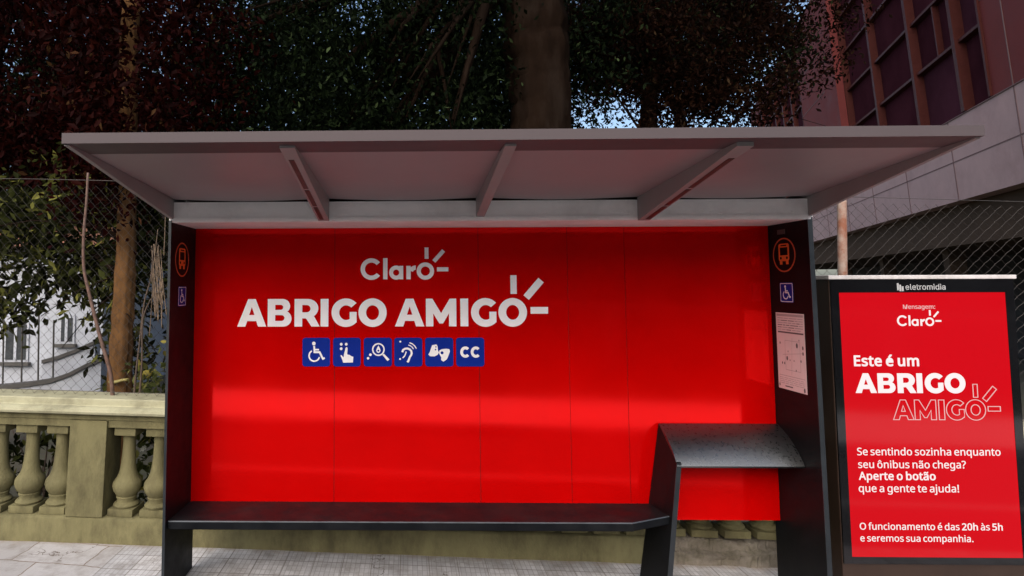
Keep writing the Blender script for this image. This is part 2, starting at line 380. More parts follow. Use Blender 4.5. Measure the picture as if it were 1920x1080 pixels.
    gm = N('ShaderNodeMath'); gm.operation = 'MULTIPLY'; L(cr.outputs[0], gm.inputs[0]); L(gate.outputs[0], gm.inputs[1])
    mx4 = N('ShaderNodeMix'); mx4.data_type = 'RGBA'; L(gm.outputs[0], mx4.inputs['Factor']); L(mx3.outputs['Result'], mx4.inputs['A']); mx4.inputs['B'].default_value = (0.10, 0.075, 0.055, 1)
    L(mx4.outputs['Result'], b.inputs['Base Color'])
    b.inputs['Roughness'].default_value = 0.85
    bm1 = N('ShaderNodeBump'); bm1.inputs['Strength'].default_value = 0.5; bm1.inputs['Distance'].default_value = 0.004
    inv = N('ShaderNodeMath'); inv.operation = 'SUBTRACT'; inv.inputs[0].default_value = 1
    L(rib.outputs['Fac'], inv.inputs[1]); 
    ad = N('ShaderNodeMath'); ad.operation = 'ADD'; L(inv.outputs[0], ad.inputs[0]); L(nz.outputs['Fac'], ad.inputs[1])
    L(ad.outputs[0], bm1.inputs['Height']); L(bm1.outputs[0], b.inputs['Normal'])
    return mt
M['paving'] = paving_mat()

# ------------------------------------------------------------------ ground (the street falls gently to the right)
SLOPE, G0 = 0.0285, 0.0071
def gz(x): return G0 - SLOPE * x
def tilt(o):
    o.rotation_euler = (0, SLOPE, 0); o.location = (0, 0, G0); return o

def sheet(name, x0, x1, y0, y1, z, mat, nx=1, ny=1):
    b = MB()
    P = [(x0 + (x1 - x0) * i / nx, y0 + (y1 - y0) * j / ny, z) for j in range(ny + 1) for i in range(nx + 1)]
    F = [[j * (nx + 1) + i, j * (nx + 1) + i + 1, (j + 1) * (nx + 1) + i + 1, (j + 1) * (nx + 1) + i] for j in range(ny) for i in range(nx)]
    b.poly(P, F)
    return tag(tilt(b.build(name, mat)), kind='structure')
sheet('ground', -700, 700, -700, 900, -0.62, M['soil'])
b = MB(); b.box((-40, -2.1, -0.3), (40, 0.40, 0.0))
tag(tilt(b.build('pavement', M['paving'])), kind='structure')
sheet('added_dark_band', -40, 40, -2.09, -1.2, 0.004, M['dark_band'])  # unseen dark strip added to dim the lower panel's reflection
b = MB(); b.box((-40, -2.26, -0.35), (40, -2.103, -0.004), 0, 0.015)
tag(tilt(b.build('kerb', M['kerb'])), kind='structure')
b = MB(); b.box((-40, -4.45, -0.4), (40, -2.262, -0.13))
tag(tilt(b.build('road', M['asphalt'])), kind='structure')
b = MB(); b.box((-40, -6.5, -0.42), (40, -4.455, 0.0), 0, 0.02)  # unseen; pale tone and width shaped for the bright band in the panel
tag(tilt(b.build('pavement_across_road', M['pale_stone'])), kind='structure')

# terrace of houses far across the road
apt = tag(empty('terrace_block', (1.5, -22, gz(1.5) - 0.3)), 'long dull terrace block with rows of windows far across the road', 'building')
b = MB(); b.box((-30, -30, -1.5), (34, -22, 7.2)); o = b.build('wall', M['far_wall'], apt); o.location = -apt.location
b = MB(); b.box((-30.3, -30.3, 7.205), (34.3, -21.7, 7.5)); o = b.build('roof_slab', M['kerb'], apt); o.location = -apt.location
for fl in range(2):
    for k in range(18):
        x0 = -28 + k * 3.4; z0 = 0.9 + fl * 3.1
        b = MB(); b.box((x0 - 0.06, -21.998, z0 - 0.06), (x0 + 1.46, -21.93, z0 + 1.56), 0); b.box((x0, -21.9295, z0), (x0 + 1.4, -21.915, z0 + 1.5), 1)
        o = b.build('window', [M['kerb'], M['window_glass']], apt); o.location = -apt.location

# grass strip and low wall over the road, mirrored in the red panel
b = MB(); b.box((-40, -10.4, -0.5), (40, -6.505, -0.02))
tag(tilt(b.build('verge_across_road', M['verge'])), kind='structure')
b = MB(); b.box((-30, -10.75, -0.4), (30, -10.405, 1.5)); b.box((-30, -10.8, 1.505), (30, -10.37, 1.6), 1)
for k in range(-9, 10):
    b.box((k * 3.2 - 0.2, -10.40, -0.2), (k * 3.2 + 0.2, -10.3, 1.5045), 1)
tag(tilt(b.build('boundary_wall', [M['far_wall'], M['kerb']])), 'low ochre boundary wall with stone piers across the road, mirrored in the red panel', 'wall')

# ------------------------------------------------------------------ lettering
GLYPHS = {
 'R': {
  ' ': (209, []),
  '!': (216, [[[131,161],[85,161],[65,573],[151,573]],[[58,43],[59,61],[64,75],[72,85],[83,92],[94,96],[107,97],[120,96],[132,92],[142,85],[151,75],[156,61],[157,43],[156,26],[151,12],[142,2],[132,-6],[120,-10],[107,-11],[94,-10],[83,-6],[72,2],[64,12],[59,26]]]),
  '.': (215, [[[58,43],[59,61],[64,75],[72,85],[82,92],[94,96],[107,97],[120,96],[132,92],[142,85],[151,75],[156,61],[157,43],[156,26],[151,12],[142,2],[132,-6],[120,-10],[107,-11],[94,-10],[82,-6],[72,2],[64,12],[59,26]]]),
  '?': (348, [[[112,183],[113,202],[115,220],[118,235],[123,250],[130,264],[139,277],[150,291],[164,305],[180,319],[228,363],[239,375],[247,386],[253,398],[257,410],[259,423],[260,439],[257,462],[249,482],[235,498],[216,510],[192,517],[163,519],[138,518],[114,514],[93,509],[34,485],[10,541],[32,552],[55,561],[81,569],[108,576],[137,579],[168,581],[215,576],[254,564],[285,543],[309,515],[323,481],[327,440],[326,417],[322,397],[316,379],[307,363],[296,347],[283,332],[233,287],[192,248],[184,237],[177,226],[173,215],[168,175],[168,161],[112,161]],[[94,43],[95,61],[100,75],[108,85],[118,92],[130,96],[144,97],[156,96],[168,92],[178,85],[186,75],[191,61],[192,43],[191,26],[186,12],[178,2],[168,-6],[156,-10],[144,-11],[130,-10],[118,-6],[108,2],[100,12],[95,26]]]),
  'O': (626, [[[577,287],[576,244],[570,204],[561,166],[547,132],[531,101],[510,73],[486,49],[459,29],[428,13],[393,1],[355,-6],[314,-8],[271,-6],[232,1],[196,13],[165,29],[138,49],[114,73],[94,101],[78,132],[65,167],[56,204],[51,245],[49,288],[52,344],[62,396],[78,442],[100,482],[130,517],[166,545],[208,565],[258,577],[314,581],[369,577],[417,565],[459,545],[495,517],[524,483],[547,442],[564,396],[574,344]],[[125,287],[127,241],[134,200],[145,163],[161,131],[182,104],[207,83],[238,67],[273,58],[314,55],[354,58],[390,67],[420,83],[445,104],[465,131],[481,163],[492,200],[499,241],[501,287],[496,354],[481,411],[456,457],[421,491],[373,511],[314,518],[274,515],[238,506],[207,490],[182,469],[161,443],[145,411],[134,374],[127,333]]]),
  'S': (440, [[[403,153],[400,121],[392,92],[378,66],[359,44],[335,26],[307,11],[274,1],[238,-6],[198,-8],[137,-5],[83,4],[41,19],[41,88],[62,80],[86,72],[113,65],[142,59],[171,56],[201,55],[228,56],[252,60],[273,66],[290,74],[305,85],[316,98],[324,113],[329,129],[330,147],[329,164],[325,180],[318,194],[308,207],[295,218],[277,230],[255,241],[228,252],[196,265],[131,294],[114,305],[98,317],[85,330],[74,344],[65,359],[57,375],[52,393],[49,413],[48,435],[51,464],[58,490],[71,513],[89,533],[110,550],[136,563],[165,573],[197,579],[231,581],[262,580],[290,577],[318,572],[343,565],[367,558],[389,549],[366,487],[302,508],[278,513],[254,516],[229,517],[207,516],[187,513],[169,507],[155,499],[142,489],[133,478],[126,464],[122,450],[121,434],[122,416],[126,400],[133,386],[143,373],[156,362],[172,351],[193,341],[217,330],[246,318],[278,306],[307,293],[332,279],[353,264],[371,247],[385,228],[395,206],[401,181]]]),
  'a': (450, [[[231,437],[279,433],[318,422],[347,403],[368,375],[381,338],[385,293],[385,0],[334,0],[320,61],[317,61],[304,46],[292,33],[279,22],[265,13],[250,5],[234,-1],[216,-5],[195,-7],[172,-8],[148,-7],[124,-2],[103,6],[84,16],[68,30],[55,48],[45,68],[39,92],[37,119],[43,159],[59,192],[87,219],[127,238],[179,251],[243,257],[316,259],[316,285],[313,317],[306,342],[293,359],[275,371],[253,378],[227,380],[205,379],[183,376],[163,370],[106,347],[84,400],[104,410],[126,419],[151,426],[177,432],[204,436]],[[252,208],[204,203],[167,195],[141,182],[124,165],[113,144],[110,119],[112,97],[120,79],[132,66],[148,56],[167,51],[188,49],[223,52],[253,62],[279,79],[299,103],[311,134],[315,172],[315,210]]]),
  'b': (493, [[[139,461],[138,410],[135,373],[139,373],[153,390],[169,405],[189,419],[213,429],[240,435],[272,437],[322,431],[365,412],[401,381],[428,338],[444,283],[449,215],[447,168],[439,127],[427,91],[410,61],[390,36],[365,17],[337,3],[306,-5],[272,-8],[240,-6],[213,0],[189,10],[169,24],[153,38],[139,55],[133,55],[119,0],[68,0],[68,609],[139,609]],[[260,379],[231,377],[207,371],[188,361],[172,348],[159,330],[150,308],[144,282],[140,252],[139,217],[139,214],[142,165],[150,125],[165,93],[187,69],[219,55],[261,51],[297,55],[325,69],[348,93],[363,126],[373,166],[376,216],[373,265],[363,306],[348,338],[325,360],[296,374]]]),
  'c': (385, [[[241,-8],[204,-5],[170,2],[139,15],[112,34],[88,58],[69,87],[55,123],[47,165],[44,213],[47,262],[56,305],[71,342],[90,372],[114,396],[142,415],[174,428],[208,435],[245,438],[267,437],[288,435],[309,431],[328,426],[344,421],[358,415],[337,356],[292,370],[244,376],[217,374],[193,368],[172,358],[155,343],[141,325],[131,303],[123,277],[119,247],[117,213],[119,181],[123,152],[131,126],[141,104],[155,86],[172,71],[191,61],[214,55],[240,53],[262,54],[283,56],[302,60],[351,78],[351,15],[336,8],[320,3],[304,-2],[285,-5],[264,-7]]]),
  'd': (493, [[[221,-8],[171,-2],[128,17],[92,48],[65,91],[49,146],[44,214],[49,282],[66,338],[93,381],[128,413],[171,432],[221,438],[243,437],[262,434],[280,429],[296,423],[310,416],[323,407],[335,397],[345,386],[354,374],[359,374],[356,405],[354,438],[354,609],[425,609],[425,0],[368,0],[358,58],[354,58],[345,46],[335,35],[323,24],[310,15],[296,7],[279,1],[262,-4],[242,-7]],[[232,51],[273,55],[305,67],[328,88],[343,117],[352,154],[355,200],[355,213],[352,263],[343,304],[329,336],[306,360],[274,375],[231,379],[196,374],[168,359],[146,334],[130,300],[120,260],[117,213],[120,165],[130,125],[146,93],[168,69],[197,55]]]),
  'e': (452, [[[234,438],[269,435],[301,427],[329,414],[354,396],[374,373],[390,346],[402,315],[409,281],[411,244],[411,201],[117,201],[122,157],[134,119],[154,90],[181,69],[215,56],[254,52],[280,53],[305,56],[327,60],[392,82],[392,20],[370,11],[349,4],[327,-1],[304,-5],[279,-7],[251,-8],[212,-5],[176,3],[143,17],[114,36],[90,61],[70,91],[56,126],[47,167],[44,212],[47,257],[55,297],[68,333],[86,364],[108,390],[134,411],[164,426],[198,435]],[[233,380],[202,377],[175,366],[154,348],[137,323],[125,293],[119,257],[338,257],[336,281],[333,302],[326,322],[318,338],[306,353],[292,364],[276,373],[256,378]]]),
  'f': (276, [[[266,375],[158,375],[158,0],[87,0],[87,375],[12,375],[12,408],[87,432],[87,457],[89,492],[95,522],[104,547],[116,568],[132,585],[152,597],[174,606],[199,612],[227,613],[274,609],[310,599],[292,544],[262,552],[228,556],[206,553],[189,545],[175,532],[166,513],[160,489],[158,458],[158,430],[266,430]]]),
  'g': (493, [[[221,438],[248,436],[273,431],[297,422],[319,409],[338,393],[355,373],[359,373],[369,430],[425,430],[425,-7],[423,-46],[416,-80],[404,-109],[388,-135],[367,-155],[341,-172],[310,-183],[274,-190],[233,-192],[202,-192],[174,-189],[147,-186],[122,-180],[99,-174],[78,-165],[78,-100],[99,-110],[123,-118],[149,-125],[177,-130],[206,-133],[237,-134],[271,-130],[300,-119],[324,-101],[341,-77],[352,-48],[355,-13],[355,4],[356,32],[358,57],[354,57],[338,37],[320,21],[299,8],[275,-1],[250,-6],[221,-8],[170,-2],[126,18],[91,51],[65,95],[49,149],[44,214],[49,278],[65,332],[91,377],[126,411],[169,431]],[[230,379],[207,376],[187,370],[169,359],[153,344],[140,326],[130,303],[123,277],[119,247],[117,213],[120,165],[130,124],[146,92],[169,68],[197,54],[232,50],[253,51],[271,53],[288,58],[303,65],[315,74],[326,85],[336,98],[343,113],[349,131],[353,151],[355,173],[356,197],[356,214],[355,251],[350,282],[343,309],[332,331],[319,348],[302,362],[281,371],[257,377]]]),
  'h': (496, [[[139,431],[138,399],[135,370],[140,370],[149,385],[161,397],[174,407],[188,416],[204,424],[221,429],[238,434],[255,436],[273,437],[306,435],[335,430],[360,421],[382,408],[399,391],[413,370],[423,344],[429,314],[431,280],[431,0],[361,0],[361,275],[358,307],[351,333],[338,353],[319,367],[295,376],[265,379],[235,377],[210,370],[189,360],[173,347],[160,329],[150,308],[144,283],[140,254],[139,222],[139,0],[68,0],[68,609],[139,609]]]),
  'i': (207, [[[139,430],[139,0],[68,0],[68,430]],[[104,591],[115,590],[124,586],[133,580],[140,572],[144,560],[145,546],[144,532],[140,521],[133,512],[124,506],[115,502],[104,501],[93,502],[83,506],[75,512],[68,521],[64,532],[63,546],[64,560],[68,572],[75,580],[83,586],[93,590]]]),
  'j': (207, [[[18,-192],[-18,-190],[-44,-183],[-44,-126],[-19,-132],[9,-134],[25,-132],[39,-128],[51,-120],[61,-108],[66,-90],[68,-67],[68,430],[139,430],[139,-64],[137,-90],[133,-113],[126,-133],[116,-151],[103,-166],[87,-177],[67,-186],[44,-191]],[[63,546],[64,560],[68,572],[75,580],[83,586],[93,590],[104,591],[115,590],[124,586],[133,580],[140,572],[144,560],[145,546],[144,532],[140,521],[133,512],[124,506],[115,502],[104,501],[93,502],[83,506],[75,512],[68,521],[64,532]]]),
  'm': (750, [[[540,438],[584,434],[621,421],[649,401],[669,371],[681,330],[685,280],[685,0],[615,0],[615,277],[613,308],[606,333],[594,353],[577,367],[555,376],[528,379],[490,374],[460,362],[438,342],[423,315],[414,280],[411,237],[411,0],[342,0],[342,277],[341,298],[337,317],[332,333],[325,347],[315,359],[303,367],[289,374],[272,377],[253,379],[227,377],[204,370],[185,360],[170,347],[158,329],[150,308],[144,283],[140,255],[139,223],[139,0],[68,0],[68,430],[125,430],[136,371],[140,371],[149,385],[160,398],[173,409],[186,418],[201,425],[217,431],[233,435],[249,437],[266,438],[298,436],[325,430],[349,420],[369,406],[386,388],[398,366],[402,366],[418,388],[438,406],[461,420],[486,430],[512,436]]]),
  'n': (496, [[[275,438],[322,434],[361,421],[391,401],[413,371],[426,330],[431,280],[431,0],[361,0],[361,275],[358,307],[351,333],[338,353],[319,367],[295,376],[265,379],[222,374],[189,361],[166,338],[151,308],[142,269],[139,223],[139,0],[68,0],[68,430],[125,430],[136,371],[140,371],[150,385],[162,398],[175,409],[190,418],[206,425],[222,431],[239,435],[257,437]]]),
  'o': (485, [[[442,216],[440,181],[436,150],[428,121],[417,95],[404,71],[388,51],[369,33],[348,18],[324,7],[299,-1],[271,-6],[241,-8],[214,-6],[188,-1],[163,7],[140,18],[119,33],[100,51],[84,71],[70,95],[59,121],[51,150],[46,181],[44,216],[47,261],[55,301],[68,336],[87,367],[110,392],[137,412],[169,426],[204,435],[244,438],[281,435],[316,426],[347,412],[374,392],[398,367],[417,336],[431,301],[439,261]],[[117,216],[119,184],[123,154],[130,128],[141,105],[155,86],[172,71],[192,59],[216,53],[243,51],[270,53],[294,59],[314,71],[331,86],[345,105],[356,128],[363,154],[367,184],[369,216],[367,248],[363,277],[355,303],[345,325],[331,344],[314,359],[294,370],[270,376],[242,379],[202,374],[171,359],[147,335],[130,303],[120,263]]]),
  'p': (493, [[[273,438],[322,432],[365,413],[401,383],[428,339],[444,284],[449,216],[447,170],[439,129],[427,93],[410,62],[390,37],[365,17],[337,3],[306,-5],[272,-8],[251,-7],[231,-4],[213,1],[197,7],[182,15],[170,24],[139,55],[134,55],[137,20],[139,-16],[139,-192],[68,-192],[68,430],[126,430],[136,371],[139,371],[148,383],[158,394],[170,405],[182,414],[197,422],[213,429],[231,434],[251,437]],[[260,379],[233,377],[210,371],[190,362],[174,349],[161,333],[152,313],[145,289],[141,261],[139,229],[139,216],[140,182],[144,152],[150,126],[159,103],[172,85],[188,70],[208,59],[233,53],[261,51],[286,53],[308,60],[326,72],[341,88],[354,108],[364,131],[371,157],[375,186],[376,217],[373,262],[363,302],[348,334],[325,359],[296,374]]]),
  'q': (493, [[[354,-9],[355,25],[358,58],[354,58],[340,40],[323,25],[303,11],[279,1],[251,-6],[219,-8],[170,-2],[128,17],[93,48],[66,91],[49,146],[44,214],[47,261],[54,302],[67,338],[83,368],[104,393],[129,413],[157,427],[188,435],[221,438],[253,436],[280,429],[304,419],[324,405],[341,389],[355,371],[358,371],[369,430],[425,430],[425,-192],[354,-192]],[[233,51],[260,52],[284,58],[304,67],[320,79],[333,96],[342,116],[349,140],[353,168],[355,199],[355,213],[352,263],[343,305],[328,337],[305,361],[273,375],[231,379],[196,374],[167,359],[145,334],[130,300],[120,260],[117,213],[120,165],[130,126],[146,93],[168,70],[197,55]]]),
  'r': (331, [[[269,438],[295,437],[319,433],[310,368],[287,372],[264,374],[248,373],[232,369],[217,363],[202,355],[189,346],[176,334],[166,321],[156,305],[149,289],[143,270],[140,251],[139,229],[139,0],[68,0],[68,430],[126,430],[134,351],[137,351],[147,367],[158,381],[170,395],[183,407],[198,418],[214,426],[231,433],[249,437]]]),
  's': (384, [[[348,119],[346,92],[339,69],[327,49],[311,32],[292,18],[268,6],[241,-2],[210,-6],[176,-8],[148,-7],[122,-5],[99,-1],[78,5],[59,11],[42,19],[42,83],[104,60],[128,54],[153,50],[178,49],[211,51],[236,57],[256,66],[269,79],[277,94],[280,112],[279,123],[276,132],[271,141],[264,150],[253,158],[239,167],[174,196],[103,228],[84,239],[69,252],[57,266],[48,283],[43,302],[41,324],[46,358],[61,386],[85,408],[118,425],[157,435],[202,438],[228,437],[252,434],[275,430],[298,424],[319,417],[339,409],[315,353],[258,372],[238,377],[218,379],[197,380],[171,379],[149,374],[131,366],[118,356],[111,343],[108,328],[109,317],[113,307],[119,298],[127,290],[139,282],[154,274],[219,246],[289,215],[306,203],[321,191],[333,176],[341,159],[346,140]]]),
  't': (289, [[[212,50],[245,53],[272,59],[272,5],[240,-4],[200,-8],[178,-7],[157,-3],[138,4],[120,13],[104,27],[91,44],[82,66],[76,93],[74,125],[74,375],[13,375],[13,409],[75,437],[103,528],[144,528],[144,430],[269,430],[269,375],[144,375],[144,127],[146,103],[153,83],[163,69],[177,58],[193,52]]]),
  'u': (496, [[[427,430],[427,0],[370,0],[359,57],[356,57],[346,43],[334,31],[321,20],[306,11],[290,4],[273,-1],[256,-5],[238,-7],[220,-8],[187,-6],[159,-1],[134,8],[112,21],[95,38],[81,59],[71,85],[65,114],[63,148],[63,430],[135,430],[135,153],[137,122],[145,96],[158,76],[176,62],[200,53],[230,51],[260,53],[285,59],[306,69],[323,82],[336,100],[345,121],[352,146],[356,175],[357,206],[357,430]]]),
  'z': (377, [[[346,0],[31,0],[31,47],[262,375],[45,375],[45,430],[340,430],[340,377],[112,55],[346,55]]]),
  'à': (450, [[[231,437],[279,433],[318,422],[347,403],[368,375],[381,338],[385,293],[385,0],[334,0],[320,61],[317,61],[304,46],[292,33],[279,22],[265,13],[250,5],[234,-1],[216,-5],[195,-7],[172,-8],[148,-7],[124,-2],[103,6],[84,16],[68,30],[55,48],[45,68],[39,92],[37,119],[43,159],[59,192],[87,219],[127,238],[179,251],[243,257],[316,259],[316,285],[313,317],[306,342],[293,359],[275,371],[253,378],[227,380],[205,379],[183,376],[163,370],[106,347],[84,400],[104,410],[126,419],[151,426],[177,432],[204,436]],[[252,208],[204,203],[167,195],[141,182],[124,165],[113,144],[110,119],[112,97],[120,79],[132,66],[148,56],[167,51],[188,49],[223,52],[253,62],[279,79],[299,103],[311,134],[315,172],[315,210]],[[205,614],[227,575],[255,532],[282,496],[282,486],[235,486],[204,513],[171,546],[142,579],[121,606],[121,614]]]),
  'ã': (450, [[[231,437],[279,433],[318,422],[347,403],[368,375],[381,338],[385,293],[385,0],[334,0],[320,61],[317,61],[304,46],[292,33],[279,22],[265,13],[250,5],[234,-1],[216,-5],[195,-7],[172,-8],[148,-7],[124,-2],[103,6],[84,16],[68,30],[55,48],[45,68],[39,92],[37,119],[43,159],[59,192],[87,219],[127,238],[179,251],[243,257],[316,259],[316,285],[313,317],[306,342],[293,359],[275,371],[253,378],[227,380],[205,379],[183,376],[163,370],[106,347],[84,400],[104,410],[126,419],[151,426],[177,432],[204,436]],[[252,208],[204,203],[167,195],[141,182],[124,165],[113,144],[110,119],[112,97],[120,79],[132,66],[148,56],[167,51],[188,49],[223,52],[253,62],[279,79],[299,103],[311,134],[315,172],[315,210]],[[79,486],[88,529],[93,541],[99,552],[106,561],[114,569],[123,576],[132,581],[143,585],[154,588],[167,589],[178,588],[190,586],[201,582],[233,566],[262,550],[271,546],[280,544],[289,543],[300,544],[310,548],[317,555],[323,564],[329,575],[333,589],[373,589],[368,560],[359,536],[346,515],[329,499],[309,490],[285,487],[274,488],[263,490],[253,494],[221,510],[191,526],[182,529],[173,532],[164,532],[152,531],[142,527],[135,521],[129,512],[124,500],[119,486]]]),
  'é': (452, [[[234,438],[269,435],[301,427],[329,414],[354,396],[374,373],[390,346],[402,315],[409,281],[411,244],[411,201],[117,201],[122,157],[134,119],[154,90],[181,69],[215,56],[254,52],[280,53],[305,56],[327,60],[392,82],[392,20],[370,11],[349,4],[327,-1],[304,-5],[279,-7],[251,-8],[212,-5],[176,3],[143,17],[114,36],[90,61],[70,91],[56,126],[47,167],[44,212],[47,257],[55,297],[68,333],[86,364],[108,390],[134,411],[164,426],[198,435]],[[233,380],[202,377],[175,366],[154,348],[137,323],[125,293],[119,257],[338,257],[336,281],[333,302],[326,322],[318,338],[306,353],[292,364],[276,373],[256,378]],[[347,606],[326,579],[296,546],[263,513],[233,486],[186,486],[186,496],[212,532],[240,575],[262,614],[347,614]]]),
  'ô': (485, [[[442,216],[440,181],[436,150],[428,121],[417,95],[404,71],[388,51],[369,33],[348,18],[324,7],[299,-1],[271,-6],[241,-8],[214,-6],[188,-1],[163,7],[140,18],[119,33],[100,51],[84,71],[70,95],[59,121],[51,150],[46,181],[44,216],[47,261],[55,301],[68,336],[87,367],[110,392],[137,412],[169,426],[204,435],[244,438],[281,435],[316,426],[347,412],[374,392],[398,367],[417,336],[431,301],[439,261]],[[117,216],[119,184],[123,154],[130,128],[141,105],[155,86],[172,71],[192,59],[216,53],[243,51],[270,53],[294,59],[314,71],[331,86],[345,105],[356,128],[363,154],[367,184],[369,216],[367,248],[363,277],[355,303],[345,325],[331,344],[314,359],[294,370],[270,376],[242,379],[202,374],[171,359],[147,335],[130,303],[120,263]],[[278,614],[306,575],[344,531],[379,495],[379,486],[329,486],[285,518],[241,558],[198,518],[156,486],[107,486],[107,495],[142,532],[178,575],[206,614]]]),
 },
 'B': {
  ' ': (209, []),
  '0': (459, [[[419,287],[418,242],[415,201],[409,163],[401,128],[390,97],[376,70],[359,47],[339,27],[316,12],[290,1],[261,-6],[229,-8],[188,-4],[153,8],[122,27],[97,54],[76,88],[60,129],[48,176],[42,229],[39,287],[41,346],[48,399],[58,446],[73,486],[93,520],[119,547],[149,566],[186,578],[229,581],[269,578],[304,566],[335,547],[361,520],[382,486],[399,446],[410,399],[417,346]],[[110,287],[111,238],[115,194],[121,156],[131,125],[143,98],[159,78],[178,64],[202,55],[229,52],[256,55],[279,64],[298,78],[314,98],[326,124],[336,156],[343,194],[347,238],[348,287],[347,336],[343,380],[336,417],[326,449],[314,475],[298,495],[279,510],[256,518],[229,521],[202,518],[178,510],[159,495],[143,475],[131,449],[121,417],[115,380],[111,336]]]),
  '2': (459, [[[417,0],[38,0],[38,59],[188,210],[261,287],[280,309],[295,331],[306,353],[315,376],[320,399],[322,424],[318,453],[309,477],[294,496],[273,510],[249,518],[221,520],[194,519],[169,514],[147,506],[126,495],[104,482],[83,466],[45,513],[94,548],[113,557],[132,565],[153,572],[174,577],[197,580],[221,581],[255,579],[285,572],[313,562],[336,548],[356,531],[372,510],[384,485],[391,458],[394,428],[392,399],[386,371],[375,344],[361,318],[344,292],[324,267],[247,185],[128,67],[128,64],[417,64]]]),
  '5': (459, [[[221,351],[258,349],[292,342],[322,331],[349,316],[371,297],[389,274],[402,247],[410,217],[413,183],[410,145],[402,111],[387,81],[368,54],[343,32],[314,15],[280,2],[242,-5],[199,-8],[170,-7],[142,-4],[116,0],[91,6],[70,14],[51,23],[51,90],[71,79],[95,70],[121,62],[148,57],[174,53],[200,52],[227,54],[252,58],[274,65],[293,76],[310,89],[323,106],[333,126],[339,149],[341,176],[337,210],[325,239],[306,262],[279,279],[243,289],[197,292],[146,288],[99,280],[64,302],[86,573],[373,573],[373,508],[146,508],[132,342],[169,348]]]),
  ':': (215, [[[58,43],[59,61],[64,75],[72,85],[82,92],[94,96],[107,97],[120,96],[132,92],[142,85],[151,75],[156,61],[157,43],[156,26],[151,12],[142,2],[132,-6],[120,-10],[107,-11],[94,-10],[82,-6],[72,2],[64,12],[59,26]],[[58,387],[59,405],[64,419],[72,429],[82,436],[94,440],[107,441],[120,440],[132,436],[142,429],[151,419],[156,405],[157,387],[156,369],[151,355],[142,345],[132,338],[120,333],[107,332],[94,333],[82,338],[72,345],[64,355],[59,369]]]),
  'A': (512, [[[437,0],[368,177],[141,177],[73,0],[0,0],[224,575],[289,575],[512,0]],[[282,415],[274,438],[263,473],[255,500],[247,468],[238,438],[230,415],[165,241],[346,241]]]),
  'E': (446, [[[398,0],[78,0],[78,573],[398,573],[398,509],[150,509],[150,330],[383,330],[383,268],[150,268],[150,63],[398,63]]]),
  'M': (727, [[[330,0],[142,502],[139,502],[142,461],[144,407],[144,347],[144,0],[78,0],[78,573],[184,573],[361,103],[364,103],[544,573],[650,573],[650,0],[578,0],[578,352],[579,408],[581,460],[584,501],[581,501],[390,0]]]),
  'a': (450, [[[231,437],[279,433],[318,422],[347,403],[368,375],[381,338],[385,293],[385,0],[334,0],[320,61],[317,61],[304,46],[292,33],[279,22],[265,13],[250,5],[234,-1],[216,-5],[195,-7],[172,-8],[148,-7],[124,-2],[103,6],[84,16],[68,30],[55,48],[45,68],[39,92],[37,119],[43,159],[59,192],[87,219],[127,238],[179,251],[243,257],[316,259],[316,285],[313,317],[306,342],[293,359],[275,371],[253,378],[227,380],[205,379],[183,376],[163,370],[106,347],[84,400],[104,410],[126,419],[151,426],[177,432],[204,436]],[[252,208],[204,203],[167,195],[141,182],[124,165],[113,144],[110,119],[112,97],[120,79],[132,66],[148,56],[167,51],[188,49],[223,52],[253,62],[279,79],[299,103],[311,134],[315,172],[315,210]]]),
  'b': (493, [[[139,461],[138,410],[135,373],[139,373],[153,390],[169,405],[189,419],[213,429],[240,435],[272,437],[322,431],[365,412],[401,381],[428,338],[444,283],[449,215],[447,168],[439,127],[427,91],[410,61],[390,36],[365,17],[337,3],[306,-5],[272,-8],[240,-6],[213,0],[189,10],[169,24],[153,38],[139,55],[133,55],[119,0],[68,0],[68,609],[139,609]],[[260,379],[231,377],[207,371],[188,361],[172,348],[159,330],[150,308],[144,282],[140,252],[139,217],[139,214],[142,165],[150,125],[165,93],[187,69],[219,55],[261,51],[297,55],[325,69],[348,93],[363,126],[373,166],[376,216],[373,265],[363,306],[348,338],[325,360],[296,374]]]),
  'e': (452, [[[234,438],[269,435],[301,427],[329,414],[354,396],[374,373],[390,346],[402,315],[409,281],[411,244],[411,201],[117,201],[122,157],[134,119],[154,90],[181,69],[215,56],[254,52],[280,53],[305,56],[327,60],[392,82],[392,20],[370,11],[349,4],[327,-1],[304,-5],[279,-7],[251,-8],[212,-5],[176,3],[143,17],[114,36],[90,61],[70,91],[56,126],[47,167],[44,212],[47,257],[55,297],[68,333],[86,364],[108,390],[134,411],[164,426],[198,435]],[[233,380],[202,377],[175,366],[154,348],[137,323],[125,293],[119,257],[338,257],[336,281],[333,302],[326,322],[318,338],[306,353],[292,364],[276,373],[256,378]]]),
  'g': (493, [[[221,438],[248,436],[273,431],[297,422],[319,409],[338,393],[355,373],[359,373],[369,430],[425,430],[425,-7],[423,-46],[416,-80],[404,-109],[388,-135],[367,-155],[341,-172],[310,-183],[274,-190],[233,-192],[202,-192],[174,-189],[147,-186],[122,-180],[99,-174],[78,-165],[78,-100],[99,-110],[123,-118],[149,-125],[177,-130],[206,-133],[237,-134],[271,-130],[300,-119],[324,-101],[341,-77],[352,-48],[355,-13],[355,4],[356,32],[358,57],[354,57],[338,37],[320,21],[299,8],[275,-1],[250,-6],[221,-8],[170,-2],[126,18],[91,51],[65,95],[49,149],[44,214],[49,278],[65,332],[91,377],[126,411],[169,431]],[[230,379],[207,376],[187,370],[169,359],[153,344],[140,326],[130,303],[123,277],[119,247],[117,213],[120,165],[130,124],[146,92],[169,68],[197,54],[232,50],[253,51],[271,53],[288,58],[303,65],[315,74],[326,85],[336,98],[343,113],[349,131],[353,151],[355,173],[356,197],[356,214],[355,251],[350,282],[343,309],[332,331],[319,348],[302,362],[281,371],[257,377]]]),
